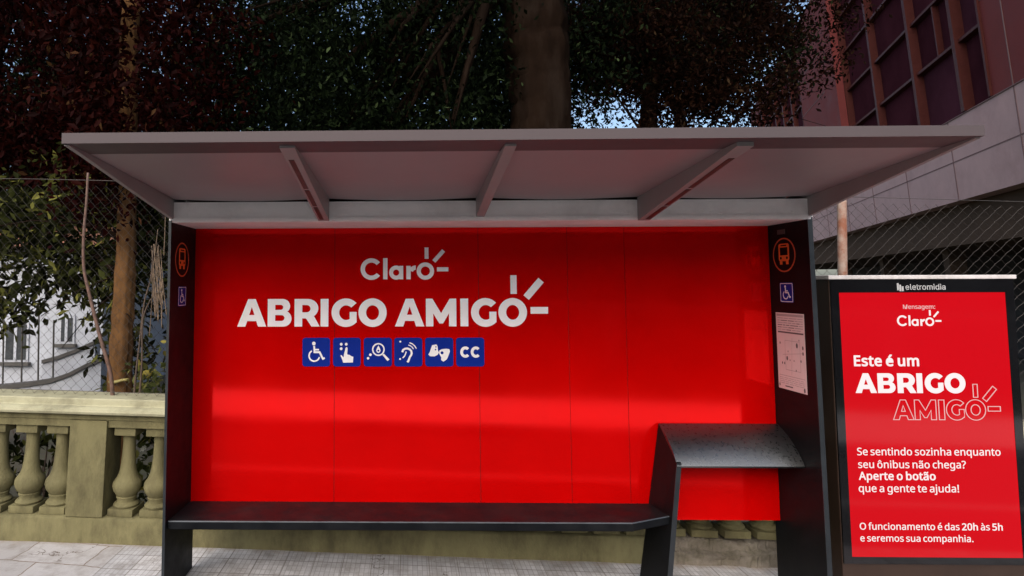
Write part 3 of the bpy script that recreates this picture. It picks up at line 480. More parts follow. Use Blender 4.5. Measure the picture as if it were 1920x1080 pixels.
  'h': (496, [[[139,431],[138,399],[135,370],[140,370],[149,385],[161,397],[174,407],[188,416],[204,424],[221,429],[238,434],[255,436],[273,437],[306,435],[335,430],[360,421],[382,408],[399,391],[413,370],[423,344],[429,314],[431,280],[431,0],[361,0],[361,275],[358,307],[351,333],[338,353],[319,367],[295,376],[265,379],[235,377],[210,370],[189,360],[173,347],[160,329],[150,308],[144,283],[140,254],[139,222],[139,0],[68,0],[68,609],[139,609]]]),
  'm': (750, [[[540,438],[584,434],[621,421],[649,401],[669,371],[681,330],[685,280],[685,0],[615,0],[615,277],[613,308],[606,333],[594,353],[577,367],[555,376],[528,379],[490,374],[460,362],[438,342],[423,315],[414,280],[411,237],[411,0],[342,0],[342,277],[341,298],[337,317],[332,333],[325,347],[315,359],[303,367],[289,374],[272,377],[253,379],[227,377],[204,370],[185,360],[170,347],[158,329],[150,308],[144,283],[140,255],[139,223],[139,0],[68,0],[68,430],[125,430],[136,371],[140,371],[149,385],[160,398],[173,409],[186,418],[201,425],[217,431],[233,435],[249,437],[266,438],[298,436],[325,430],[349,420],[369,406],[386,388],[398,366],[402,366],[418,388],[438,406],[461,420],[486,430],[512,436]]]),
  'n': (496, [[[275,438],[322,434],[361,421],[391,401],[413,371],[426,330],[431,280],[431,0],[361,0],[361,275],[358,307],[351,333],[338,353],[319,367],[295,376],[265,379],[222,374],[189,361],[166,338],[151,308],[142,269],[139,223],[139,0],[68,0],[68,430],[125,430],[136,371],[140,371],[150,385],[162,398],[175,409],[190,418],[206,425],[222,431],[239,435],[257,437]]]),
  'o': (485, [[[442,216],[440,181],[436,150],[428,121],[417,95],[404,71],[388,51],[369,33],[348,18],[324,7],[299,-1],[271,-6],[241,-8],[214,-6],[188,-1],[163,7],[140,18],[119,33],[100,51],[84,71],[70,95],[59,121],[51,150],[46,181],[44,216],[47,261],[55,301],[68,336],[87,367],[110,392],[137,412],[169,426],[204,435],[244,438],[281,435],[316,426],[347,412],[374,392],[398,367],[417,336],[431,301],[439,261]],[[117,216],[119,184],[123,154],[130,128],[141,105],[155,86],[172,71],[192,59],[216,53],[243,51],[270,53],[294,59],[314,71],[331,86],[345,105],[356,128],[363,154],[367,184],[369,216],[367,248],[363,277],[355,303],[345,325],[331,344],[314,359],[294,370],[270,376],[242,379],[202,374],[171,359],[147,335],[130,303],[120,263]]]),
  'p': (493, [[[273,438],[322,432],[365,413],[401,383],[428,339],[444,284],[449,216],[447,170],[439,129],[427,93],[410,62],[390,37],[365,17],[337,3],[306,-5],[272,-8],[251,-7],[231,-4],[213,1],[197,7],[182,15],[170,24],[139,55],[134,55],[137,20],[139,-16],[139,-192],[68,-192],[68,430],[126,430],[136,371],[139,371],[148,383],[158,394],[170,405],[182,414],[197,422],[213,429],[231,434],[251,437]],[[260,379],[233,377],[210,371],[190,362],[174,349],[161,333],[152,313],[145,289],[141,261],[139,229],[139,216],[140,182],[144,152],[150,126],[159,103],[172,85],[188,70],[208,59],[233,53],[261,51],[286,53],[308,60],[326,72],[341,88],[354,108],[364,131],[371,157],[375,186],[376,217],[373,262],[363,302],[348,334],[325,359],[296,374]]]),
  'r': (331, [[[269,438],[295,437],[319,433],[310,368],[287,372],[264,374],[248,373],[232,369],[217,363],[202,355],[189,346],[176,334],[166,321],[156,305],[149,289],[143,270],[140,251],[139,229],[139,0],[68,0],[68,430],[126,430],[134,351],[137,351],[147,367],[158,381],[170,395],[183,407],[198,418],[214,426],[231,433],[249,437]]]),
  's': (384, [[[348,119],[346,92],[339,69],[327,49],[311,32],[292,18],[268,6],[241,-2],[210,-6],[176,-8],[148,-7],[122,-5],[99,-1],[78,5],[59,11],[42,19],[42,83],[104,60],[128,54],[153,50],[178,49],[211,51],[236,57],[256,66],[269,79],[277,94],[280,112],[279,123],[276,132],[271,141],[264,150],[253,158],[239,167],[174,196],[103,228],[84,239],[69,252],[57,266],[48,283],[43,302],[41,324],[46,358],[61,386],[85,408],[118,425],[157,435],[202,438],[228,437],[252,434],[275,430],[298,424],[319,417],[339,409],[315,353],[258,372],[238,377],[218,379],[197,380],[171,379],[149,374],[131,366],[118,356],[111,343],[108,328],[109,317],[113,307],[119,298],[127,290],[139,282],[154,274],[219,246],[289,215],[306,203],[321,191],[333,176],[341,159],[346,140]]]),
  't': (289, [[[212,50],[245,53],[272,59],[272,5],[240,-4],[200,-8],[178,-7],[157,-3],[138,4],[120,13],[104,27],[91,44],[82,66],[76,93],[74,125],[74,375],[13,375],[13,409],[75,437],[103,528],[144,528],[144,430],[269,430],[269,375],[144,375],[144,127],[146,103],[153,83],[163,69],[177,58],[193,52]]]),
  'u': (496, [[[427,430],[427,0],[370,0],[359,57],[356,57],[346,43],[334,31],[321,20],[306,11],[290,4],[273,-1],[256,-5],[238,-7],[220,-8],[187,-6],[159,-1],[134,8],[112,21],[95,38],[81,59],[71,85],[65,114],[63,148],[63,430],[135,430],[135,153],[137,122],[145,96],[158,76],[176,62],[200,53],[230,51],[260,53],[285,59],[306,69],[323,82],[336,100],[345,121],[352,146],[356,175],[357,206],[357,430]]]),
  'ã': (450, [[[231,437],[279,433],[318,422],[347,403],[368,375],[381,338],[385,293],[385,0],[334,0],[320,61],[317,61],[304,46],[292,33],[279,22],[265,13],[250,5],[234,-1],[216,-5],[195,-7],[172,-8],[148,-7],[124,-2],[103,6],[84,16],[68,30],[55,48],[45,68],[39,92],[37,119],[43,159],[59,192],[87,219],[127,238],[179,251],[243,257],[316,259],[316,285],[313,317],[306,342],[293,359],[275,371],[253,378],[227,380],[205,379],[183,376],[163,370],[106,347],[84,400],[104,410],[126,419],[151,426],[177,432],[204,436]],[[252,208],[204,203],[167,195],[141,182],[124,165],[113,144],[110,119],[112,97],[120,79],[132,66],[148,56],[167,51],[188,49],[223,52],[253,62],[279,79],[299,103],[311,134],[315,172],[315,210]],[[79,486],[88,529],[93,541],[99,552],[106,561],[114,569],[123,576],[132,581],[143,585],[154,588],[167,589],[178,588],[190,586],[201,582],[233,566],[262,550],[271,546],[280,544],[289,543],[300,544],[310,548],[317,555],[323,564],[329,575],[333,589],[373,589],[368,560],[359,536],[346,515],[329,499],[309,490],[285,487],[274,488],[263,490],[253,494],[221,510],[191,526],[182,529],[173,532],[164,532],[152,531],[142,527],[135,521],[129,512],[124,500],[119,486]]]),
  'é': (452, [[[234,438],[269,435],[301,427],[329,414],[354,396],[374,373],[390,346],[402,315],[409,281],[411,244],[411,201],[117,201],[122,157],[134,119],[154,90],[181,69],[215,56],[254,52],[280,53],[305,56],[327,60],[392,82],[392,20],[370,11],[349,4],[327,-1],[304,-5],[279,-7],[251,-8],[212,-5],[176,3],[143,17],[114,36],[90,61],[70,91],[56,126],[47,167],[44,212],[47,257],[55,297],[68,333],[86,364],[108,390],[134,411],[164,426],[198,435]],[[233,380],[202,377],[175,366],[154,348],[137,323],[125,293],[119,257],[338,257],[336,281],[333,302],[326,322],[318,338],[306,353],[292,364],[276,373],[256,378]],[[347,606],[326,579],[296,546],[263,513],[233,486],[186,486],[186,496],[212,532],[240,575],[262,614],[347,614]]]),
 },
 'I': {
  'a': (389, [[[160,-9],[137,-7],[115,-3],[94,5],[76,15],[60,29],[48,45],[38,63],[32,84],[30,108],[32,128],[36,146],[43,161],[53,174],[64,184],[78,193],[92,200],[108,206],[125,211],[178,220],[234,227],[247,229],[257,231],[265,235],[271,240],[274,246],[276,255],[276,257],[275,272],[272,285],[267,297],[260,307],[251,315],[240,322],[227,327],[212,330],[196,331],[178,330],[163,327],[149,322],[137,316],[127,309],[118,301],[110,292],[104,283],[100,274],[41,291],[51,313],[64,331],[79,346],[95,358],[114,368],[133,375],[153,380],[173,383],[194,384],[239,379],[255,375],[271,369],[286,360],[300,350],[312,336],[322,320],[330,301],[335,278],[337,251],[337,0],[277,0],[277,52],[272,52],[252,25],[242,16],[229,8],[215,1],[199,-4],[181,-7]],[[170,45],[192,47],[211,51],[228,59],[242,68],[254,80],[263,93],[270,108],[274,122],[276,138],[276,190],[259,182],[231,176],[200,171],[175,168],[134,159],[122,153],[112,147],[103,139],[97,130],[93,118],[92,105],[93,93],[96,82],[102,72],[109,64],[119,57],[130,52],[142,48],[156,46]]]),
  'd': (424, [[[195,-8],[165,-6],[137,3],[111,16],[89,34],[70,57],[55,84],[43,116],[36,151],[34,189],[36,227],[43,261],[55,293],[70,320],[89,342],[112,361],[137,374],[165,382],[196,384],[218,383],[237,379],[253,373],[267,364],[278,355],[287,346],[306,319],[311,319],[311,509],[372,509],[372,0],[313,0],[313,59],[307,59],[287,31],[277,21],[266,12],[252,4],[236,-3],[217,-7]],[[205,47],[226,49],[246,55],[263,65],[278,78],[290,95],[299,115],[306,138],[310,162],[312,189],[310,216],[306,241],[300,263],[290,282],[278,299],[263,312],[246,322],[227,328],[205,330],[182,328],[162,322],[145,311],[130,298],[118,281],[108,261],[102,239],[98,215],[96,189],[98,163],[102,139],[109,117],[118,97],[130,80],[145,66],[162,55],[182,49]]]),
  'e': (404, [[[212,-8],[177,-5],[145,3],[117,16],[92,35],[72,58],[56,85],[44,116],[37,150],[34,187],[36,224],[44,258],[55,290],[71,317],[91,340],[115,359],[142,373],[172,382],[205,384],[226,383],[246,380],[266,374],[285,366],[303,355],[319,341],[334,324],[347,305],[357,282],[365,256],[370,227],[371,194],[371,169],[75,169],[75,221],[338,221],[310,202],[308,226],[304,248],[298,269],[288,286],[277,301],[263,314],[246,323],[227,328],[205,330],[183,328],[164,323],[146,313],[131,301],[119,286],[109,270],[102,251],[97,231],[96,211],[96,178],[98,151],[102,127],[110,106],[121,88],[135,73],[151,61],[169,53],[190,48],[212,46],[227,47],[241,49],[254,53],[265,58],[276,65],[285,73],[294,82],[300,93],[306,105],[365,91],[358,72],[348,55],[335,39],[320,26],[302,14],[283,4],[261,-3],[237,-7]]]),
  'i': (167, [[[53,0],[53,379],[114,379],[114,0]],[[84,443],[73,444],[63,448],[54,455],[47,463],[43,472],[41,483],[43,494],[47,504],[54,512],[63,518],[73,522],[84,524],[95,522],[105,518],[114,512],[121,504],[125,494],[126,483],[125,472],[121,463],[114,455],[105,448],[95,444]]]),
  'l': (189, [[[139,-2],[112,0],[91,8],[74,20],[62,37],[55,59],[53,84],[53,509],[114,509],[114,99],[114,83],[117,71],[120,62],[126,57],[135,53],[146,52],[160,53],[170,54],[181,3],[162,-1]]]),
  'm': (610, [[[53,0],[53,379],[112,379],[112,295],[108,295],[114,314],[122,331],[132,346],[144,358],[158,368],[172,376],[187,382],[203,385],[219,386],[245,383],[268,375],[287,361],[303,342],[314,320],[321,295],[312,295],[318,312],[326,329],[337,343],[350,356],[364,366],[381,375],[398,381],[417,385],[437,386],[458,385],[478,380],[497,372],[514,361],[529,346],[541,328],[550,307],[555,283],[557,255],[557,0],[496,0],[496,254],[493,279],[485,298],[473,313],[456,323],[438,329],[419,330],[402,329],[387,326],[374,320],[363,312],[353,302],[345,290],[340,277],[336,263],[335,247],[335,0],[274,0],[274,260],[272,280],[265,297],[253,311],[238,322],[220,328],[199,330],[185,329],[171,326],[158,320],[145,312],[135,302],[126,289],[119,274],[115,257],[114,238],[114,0]]]),
  'o': (415, [[[207,-8],[174,-5],[144,3],[117,16],[93,35],[72,58],[56,85],[44,116],[37,150],[34,187],[37,225],[44,260],[56,291],[72,318],[93,341],[117,360],[144,374],[174,382],[207,384],[241,382],[271,374],[299,360],[323,341],[343,318],[359,291],[371,260],[379,225],[381,187],[379,150],[371,116],[359,85],[343,58],[323,35],[299,16],[271,3],[241,-5]],[[207,46],[231,49],[252,55],[270,66],[285,80],[298,97],[307,117],[314,139],[318,163],[319,187],[318,212],[314,236],[307,258],[298,278],[285,296],[270,310],[252,321],[231,328],[207,330],[184,328],[163,321],[145,310],[130,296],[118,278],[108,258],[102,236],[98,212],[96,187],[98,163],[102,139],[108,117],[118,97],[130,80],[145,66],[163,55],[184,49]]]),
  'r': (259, [[[53,0],[53,379],[112,379],[112,321],[115,321],[124,339],[137,354],[152,367],[171,377],[191,383],[213,385],[229,384],[243,384],[243,322],[230,324],[207,326],[190,324],[174,321],[159,315],[146,306],[135,296],[126,284],[119,269],[115,254],[114,237],[114,0]]]),
  't': (227, [[[204,379],[204,327],[6,327],[6,379]],[[65,471],[126,471],[126,98],[127,83],[130,70],[136,61],[144,55],[156,51],[170,50],[185,51],[202,54],[213,2],[192,-3],[168,-4],[138,-1],[113,7],[92,21],[77,41],[68,64],[65,93]]]),
 },
}

def lay(b, groups, frame, depth=0.0008, mat=0):
    """overlapping strokes of one mark, each a hair above the one before"""
    for i, g in enumerate(groups):
        b.flat(g, frame, depth + i * 0.00009, mat)
def arc(cx, cy, rx, ry, a0, a1, n=20):
    return [(cx + rx * math.cos(R(a0 + (a1 - a0) * i / n)), cy + ry * math.sin(R(a0 + (a1 - a0) * i / n))) for i in range(n + 1)]
def ring(cx, cy, r, t, n=32, ry=None):
    ry = ry or r
    return [arc(cx, cy, r, ry, 0, 360, n)[:-1], arc(cx, cy, r - t, ry - t, 0, 360, n)[:-1]]
def disc(cx, cy, r, n=16): return arc(cx, cy, r, r, 0, 360, n)[:-1]
def bar(p, q, t):
    d = Vector((q[0] - p[0], q[1] - p[1])); d.normalize(); nx, ny = -d.y * t / 2, d.x * t / 2
    return [(p[0] + nx, p[1] + ny), (p[0] - nx, p[1] - ny), (q[0] - nx, q[1] - ny), (q[0] + nx, q[1] + ny)]
def arc_bar(cx, cy, r, t, a0, a1, n=24, ry=None):
    ry = ry or r
    return arc(cx, cy, r, ry, a0, a1, n) + arc(cx, cy, r - t, ry - t, a1, a0, n)
def stroke(pts, t):
    """open line of constant width with mitred bends"""
    L_, R_ = [], []
    for i, p in enumerate(pts):
        a = Vector(pts[max(i - 1, 0)]); c = Vector(pts[min(i + 1, len(pts) - 1)]); p = Vector(p)
        d0 = (p - a).normalized() if i else (c - p).normalized()
        d1 = (c - p).normalized() if i < len(pts) - 1 else d0
        n = Vector((-(d0 + d1).y, (d0 + d1).x)).normalized()
        k = 1 / max(0.5, n.dot(Vector((-d0.y, d0.x))))
        L_.append(tuple(p + n * t / 2 * k)); R_.append(tuple(p - n * t / 2 * k))
    return L_ + R_[::-1]
def rrect(x0, y0, x1, y1, r, n=6):
    return arc(x1 - r, y0 + r, r, r, -90, 0, n) + arc(x1 - r, y1 - r, r, r, 0, 90, n) + arc(x0 + r, y1 - r, r, r, 90, 180, n) + arc(x0 + r, y0 + r, r, r, 180, 270, n)
def offset_loop(l, d):
    out = []; n = len(l)
    for i in range(n):
        a, p, c = Vector(l[i - 1]), Vector(l[i]), Vector(l[(i + 1) % n])
        d0 = (p - a); d1 = (c - p)
        if d0.length < 1e-9 or d1.length < 1e-9: out.append(tuple(p)); continue
        d0.normalize(); d1.normalize()
        n0 = Vector((d0.y, -d0.x)); n1 = Vector((d1.y, -d1.x)); s = n0 + n1
        if s.length < 1e-6: out.append(tuple(p)); continue
        s.normalize(); k = 1 / max(0.6, s.dot(n0))
        out.append(tuple(p + s * d * k))
    return out
def signed(l): return 0.5 * sum(l[i][0] * l[(i + 1) % len(l)][1] - l[(i + 1) % len(l)][0] * l[i][1] for i in range(len(l)))

# heavy geometric capitals, cap height 1
CAPS = {
 'A': [[(0, 0), (0.395, 1), (0.67, 1), (1.065, 0), (0.765, 0), (0.70, 0.2), (0.365, 0.2), (0.30, 0)], [(0.435, 0.42), (0.5325, 0.715), (0.63, 0.42)]],
 'B': [[(0, 0)] + arc(0.57, 0.288, 0.305, 0.288, -90, 62, 14) + arc(0.535, 0.74, 0.285, 0.26, -38, 90, 14) + [(0, 1)],
       [(0.275, 0.605)] + arc(0.475, 0.697, 0.092, 0.092, -90, 90, 8) + [(0.275, 0.79)], [(0.275, 0.205)] + arc(0.51, 0.31, 0.105, 0.105, -90, 90, 8) + [(0.275, 0.415)]],
 'R': [[(0, 0), (0.285, 0), (0.285, 0.295), (0.425, 0.295), (0.62, 0), (0.925, 0)] + arc(0.48, 0.655, 0.39, 0.345, -54, 90, 16) + [(0, 1)],
       [(0.285, 0.515)] + arc(0.455, 0.6475, 0.13, 0.1325, -90, 90, 8) + [(0.285, 0.78)]],
 'I': [[(0, 0), (0.285, 0), (0.285, 1), (0, 1)]],
 'G': [arc(0.52, 0.5, 0.52, 0.517, 42, 318, 36) + [(0.915, 0.125), (0.915, 0.525), (0.66, 0.525), (0.66, 0.27)] + arc(0.535, 0.5, 0.255, 0.265, -58, -315, 28)],
 'O': [arc(0.515, 0.5, 0.515, 0.517, 0, 360, 40)[:-1], arc(0.515, 0.5, 0.235, 0.265, 0, 360, 32)[:-1]],
 'M': [[(0, 0), (0, 1), (0.235, 1), (0.55, 0.475), (0.865, 1), (1.10, 1), (1.10, 0), (0.835, 0), (0.835, 0.475), (0.615, 0.105), (0.485, 0.105), (0.265, 0.465), (0.265, 0)]],
}
CAP_X = {'ABRIGO': [0, 1.116, 2.097, 3.052, 3.452, 4.432], 'AMIGO': [0, 1.123, 2.368, 2.755, 3.742]}
CAP_W = {'ABRIGO': 5.464, 'AMIGO': 4.774}
def caps(word, x, y, s, sx=None):
    sx = sx or s
    return [[[(x + (cx + p[0]) * sx, y + p[1] * s) for p in l] for l in CAPS[ch]] for ch, cx in zip(word, CAP_X[word])]
def rays(x, y, s):
    """the three short strokes beside the last O; origin at the O's word start, cap units"""
    q = lambda a, c: (x + a * s, y + c * s)
    return [[q(4.19, 1.165), q(4.415, 1.165), q(4.415, 1.84), q(4.19, 1.84)], [q(*p) for p in bar((4.75, 1.03), (5.30, 1.66), 0.255)], [q(4.90, 0.45), q(5.53, 0.45), q(5.53, 0.69), q(4.90, 0.69)]]
def claro(x, y, s, thin=1.0):
    """word mark; origin at the C's left foot, s = size of one unit (ascender height 1)"""
    k = 1 / 117.0
    P = lambda a, c: ((a - 768) * k, (250 - c) * k)
    t = 24 * k * thin
    c = lambda a, cc, r: (*P(a, cc), r * k)
    L_ = []
    cx, cy, r = c(828, 193, 60); L_.append([arc_bar(cx, cy, r, t, 38, 322, 32)])
    L_.append([bar(P(905, 250), P(905, 133), t)])
    cx, cy, r = c(965, 213, 39); L_.append(ring(cx, cy, r, t * 0.92))
    L_.append([bar(P(993, 250), P(993, 176), t * 0.92)])
    L_.append([bar(P(1033, 250), P(1033, 176), t)])
    cx, cy, r = c(1072, 212, 38); L_.append([arc_bar(cx, cy, r, t, 88, 165, 10)])
    cx, cy, r = c(1126, 205, 48); L_.append(ring(cx, cy, r, t * 0.95))
    L_.append([bar(P(1133, 137), P(1133, 75), t * 0.9)])
    L_.append([bar(P(1173, 152), P(1227, 92), t * 0.9)])
    L_.append([bar(P(1190, 196), P(1253, 196), t * 0.95)])
    return [[[(x + p[0] * s, y + p[1] * s) for p in l] for l in g] for g in L_]
def text_line(runs, x0, x1, y):
    """runs of (font key, bold offset, text) spread from x0 to x1 on baseline y"""
    out = []; pen = 0
    for key, off, s in runs:
        for ch in s:
            adv, loops = GLYPHS[key][ch]
            if loops:
                big = max(loops, key=lambda l: abs(signed(l))); sg = 1 if signed(big) > 0 else -1
                out.append([[(p[0] + pen, p[1]) for p in (offset_loop(l, off * sg) if off else l)] for l in loops])
            pen += (adv * 0.72 if ch == ' ' else adv) + off * 1.0
    xs = [p[0] for g in out for l in g for p in l]
    a, c = min(xs), max(xs); s = (x1 - x0) / (c - a)
    return [[[(x0 + (p[0] - a) * s, y + p[1] * s) for p in l] for l in g] for g in out]

# ------------------------------------------------------------------ bus shelter
W = 3.895
shelter = tag(empty('bus_shelter', (W / 2, -0.2, gz(W / 2))), 'bus shelter with glossy red back panel, grey roof, black end walls and bench', 'bus shelter')
SH = shelter.location.copy()
def sp(mb, name, mats, parent=None, **k):
    """a part of the shelter, built in world coordinates"""
    o = mb.build(name, mats, parent or shelter, **k)
    if parent is None:
        o.location = -SH
    return o
# back panel: dark backing board with five red sheets
PT, PB = 2.30, 0.366
SEAMS = [-0.005, 0.960, 1.939, 2.542, 2.927, W]
b = MB(); b.box((-0.005, 0.006, PB), (W, 0.03, PT + 0.012))
panel = sp(b, 'back_panel', M['seam'])
rngp = random.Random(3)
for i in range(5):
    b = MB(); e = 0.0017
    b.box((SEAMS[i] + e, rngp.uniform(-0.0006, 0.0006), PB - 0.004), (SEAMS[i + 1] - e, 0.0058, PT), 0)
    sp(b, 'panel_sheet', M['red'], panel)
fr = lambda x, z, w: (x, -0.0022 - w, z)
b = MB()
lay(b, claro(1.137, 1.948, 0.1445), fr, 0.0012)
sp(b, 'logo_lettering', M['letter'], panel)
b = MB()
CAPH = 0.187
for g in caps('ABRIGO', 0.294, 1.629, CAPH): b.flat(g, fr, 0.0012)
AX = 0.294 + 5.761 * CAPH
for g in caps('AMIGO', AX, 1.629, CAPH): b.flat(g, fr, 0.0012)
for l in rays(AX, 1.629, CAPH): b.flat([l], fr, 0.0012)
sp(b, 'heading_lettering', M['letter'], panel)

def isa(n=1):
    """wheelchair symbol in a unit square"""
    return [[disc(0.415, 0.80, 0.065)], [stroke([(0.425, 0.72), (0.44, 0.50), (0.625, 0.50), (0.745, 0.265), (0.81, 0.30)], 0.066)],
            [bar((0.43, 0.585), (0.60, 0.585), 0.058)], [arc_bar(0.435, 0.375, 0.215, 0.052, 118, 345, 26)]]
def q_(x0, x1, pts): return [((a - x0) / (x1 - x0), (345 - c) / 280.0) for a, c in pts]
ICONS = [
    isa(),
    [[disc(0.295, 0.775, 0.05, 12)], [disc(0.475, 0.775, 0.05, 12)], [disc(0.295, 0.62, 0.05, 12)],
     [q_(395, 650, [(510, 165), (520, 155), (530, 165), (527, 195), (526, 228), (548, 232), (565, 245), (582, 250), (578, 305), (490, 308), (478, 270), (464, 240), (474, 234), (492, 258), (497, 225)])]],
    [ring(0.52, 0.59, 0.225, 0.048), [q_(690, 945, [(858, 232), (872, 220), (922, 276), (905, 292)])], [disc(0.235, 0.41, 0.048, 12)], [disc(0.155, 0.285, 0.045, 12)],
     [[(0.52, 0.73), (0.58, 0.62), (0.60, 0.55), (0.57, 0.49), (0.52, 0.47), (0.47, 0.49), (0.44, 0.55), (0.46, 0.62)], arc(0.52, 0.55, 0.035, 0.035, 0, 360, 10)[:-1]]],
    [[disc(0.22, 0.865, 0.035, 10)], [disc(0.21, 0.26, 0.032, 10)],
     [stroke(q_(985, 1245, [(1060, 206), (1068, 184), (1086, 172), (1108, 170), (1128, 178), (1142, 194), (1147, 214), (1142, 234), (1130, 252), (1122, 272), (1116, 290), (1106, 303)]), 0.07)],
     [stroke(q_(985, 1245, [(1096, 200), (1090, 222), (1082, 242), (1064, 262)]), 0.042)],
     [stroke(q_(985, 1245, [(1116, 136), (1136, 144), (1152, 158), (1163, 176)]), 0.034)], [stroke(q_(985, 1245, [(1126, 113), (1152, 124), (1174, 144), (1190, 172)]), 0.034)]],
    [[q_(1285, 1545, [(1350, 138), (1388, 130), (1400, 150), (1404, 190), (1412, 208), (1400, 232), (1372, 246), (1330, 245), (1314, 228), (1328, 205), (1336, 180)]), arc(0.37, 0.585, 0.03, 0.03, 0, 360, 8)[:-1], arc(0.385, 0.68, 0.025, 0.025, 0, 360, 8)[:-1]],
     [q_(1285, 1545, [(1418, 188), (1440, 176), (1480, 172), (1508, 176), (1514, 198), (1500, 240), (1484, 276), (1452, 298), (1432, 282), (1434, 256), (1420, 232), (1412, 212)]), arc(0.60, 0.475, 0.055, 0.055, 0, 360, 12)[:-1]]],
    [[arc_bar(0.33, 0.5, 0.182, 0.098, 44, 316, 24, 0.195)], [arc_bar(0.70, 0.5, 0.182, 0.098, 44, 316, 24, 0.195)]],
]
TILE_PX = [(567, 619), (624.5, 676.5), (682, 735), (739, 792), (797, 850), (855, 908)]
for (u0, u1), ic in zip(TILE_PX, ICONS):
    x0, x1 = pix(u0, 660, 0).x, pix(u1, 660, 0).x; z0, z1 = 1.360, 1.553
    b = MB(); b.flat([rrect(x0, z0, x1, z1, 0.02)], fr, 0.0012, 0)
    f2 = lambda a, c, w, x0=x0, x1=x1: (x0 + a * (x1 - x0), -0.0036 - w, z0 + c * (z1 - z0))
    lay(b, ic, f2, 0.0006, 1)
    sp(b, 'icon_tile', [M['icon_blue'], M['letter']], panel)

# end walls (tapered plates, deeper at the foot)
def end_wall(x0, x1, dtop, dbot, foot):
    b = MB()
    b.extrude([(x0, -dtop, 2.317), (x0, 0.055, 2.317), (x0, 0.055, foot), (x0, -dbot, foot)], (x1 - x0, 0, 0), 0)
    xe0, xe1 = x0 - 0.001, x1 + 0.001
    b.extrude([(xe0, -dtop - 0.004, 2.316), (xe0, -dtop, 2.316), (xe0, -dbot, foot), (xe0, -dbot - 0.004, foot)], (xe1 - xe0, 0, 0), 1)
    return sp(b, 'end_wall', [M['black'], M['black_edge']])
wl = end_wall(-0.020, -0.006, 0.402, 0.398, gz(0) - 0.05)
wr = end_wall(W + 0.001, W + 0.027, 0.384, 0.415, gz(W) - 0.05)

def bus_sign(wall, frame, c, r):
    b = MB()
    F = lambda a, cc, w: frame(c[0] + a * r, c[1] + cc * r, w)
    b.flat(ring(0, 0, 1.0, 0.085, 40), F, 0.001, 1)
    b.flat([rrect(-0.46, -0.36, 0.46, 0.66, 0.14), [(-0.34, -0.02), (0.34, -0.02), (0.34, 0.44), (-0.34, 0.44)][::-1]], F, 0.001, 0)
    b.flat([[(-0.38, -0.36), (-0.16, -0.36), (-0.16, -0.55), (-0.38, -0.55)]], F, 0.001, 0)
    b.flat([[(0.16, -0.36), (0.38, -0.36), (0.38, -0.55), (0.16, -0.55)]], F, 0.001, 0)
    F2 = lambda a, cc, w: F(a, cc, w + 0.0012)
    b.flat([disc(-0.27, -0.18, 0.085, 10)], F2, 0.0005, 2); b.flat([disc(0.27, -0.18, 0.085, 10)], F2, 0.0005, 2)
    b.flat([rrect(-0.26, 0.51, 0.26, 0.58, 0.03)], F2, 0.0005, 2)
    return sp(b, 'bus_symbol', [M['orange'], M['orange_ring'], M['black']], wall)
def access_sign(wall, frame, c, h):
    b = MB()
    F = lambda a, cc, w: frame(c[0] + (a - 0.5) * h, c[1] + (cc - 0.5) * h, w)
    b.flat([rrect(0, 0, 1, 1, 0.06)], F, 0.0008, 0)
    F2 = lambda a, cc, w: F(a, cc, w + 0.001)
    b.flat([rrect(0.03, 0.03, 0.97, 0.97, 0.05), rrect(0.065, 0.065, 0.935, 0.935, 0.04)], F2, 0.0005, 1)
    lay(b, isa(), F2, 0.0006, 1)
    return sp(b, 'access_symbol', [M['sign_blue'], M['sign_white']], wall)
# on the right wall one looks along +x: the viewer's right is towards the street (-y)
fR = lambda a, c, w: (W - 0.0002 - w, -a, c)
fL = lambda a, c, w: (-0.0058 + w, a, c)
bus_sign(wr, fR, (0.153, 2.096), 0.1115)
access_sign(wr, fR, (0.163, 1.853), 0.128)
bus_sign(wl, fL, (-0.222, 2.077), 0.1115)
access_sign(wl, fL, (-0.211, 1.840), 0.128)
# timetable notice with lines, bar and little map
b = MB()
NX0, NX1, NZ0, NZ1 = 0.045, 0.315, 1.232, 1.722
F = lambda a, c, w: fR(NX0 + a * (NX1 - NX0), NZ0 + c * (NZ1 - NZ0), w)
F1 = lambda a, c, w: F(a, c, w + 0.0012)
b.flat([[(0, 0), (1, 0), (1, 1), (0, 1)]], F, 0.001, 0)
b.flat([[(0.06, 0.735), (0.96, 0.735), (0.96, 0.755), (0.06, 0.755)]], F1, 0.0005, 1)
b.flat([[(0.03, 0.955), (0.97, 0.955), (0.97, 0.985), (0.03, 0.985)]], F1, 0.0005, 2)
rn = random.Random(5)
for r_ in range(6):
    zz = 0.925 - r_ * 0.030
    xx = 0.06
    while xx < 0.9:
        w_ = rn.uniform(0.08, 0.28); w_ = min(w_, 0.95 - xx)
        b.flat([[(xx, zz), (xx + w_, zz), (xx + w_, zz + 0.009), (xx, zz + 0.009)]], F1, 0.0005, rn.choice((1, 2, 2))); xx += w_ + 0.03
for p_ in ((0.30, 0.26, 0.30, 0.64), (0.30, 0.64, 0.82, 0.64), (0.82, 0.64, 0.82, 0.26), (0.30, 0.26, 0.82, 0.26), (0.5, 0.2, 0.56, 0.68), (0.2, 0.45, 0.9, 0.5)):
    b.flat([bar(p_[:2], p_[2:], 0.006)], F1, 0.0005, 2)
for a, c, r_ in ((0.12, 0.60, 0.018), (0.72, 0.59, 0.034), (0.92, 0.57, 0.026), (0.92, 0.50, 0.024), (0.36, 0.41, 0.030), (0.18, 0.34, 0.018), (0.26, 0.34, 0.018), (0.84, 0.40, 0.018), (0.66, 0.27, 0.015), (0.46, 0.39, 0.012), (0.6, 0.39, 0.012), (0.4, 0.5, 0.012), (0.8, 0.66, 0.012)):
    b.flat([disc(a, c, r_, 8)], F1, 0.0005, 1)
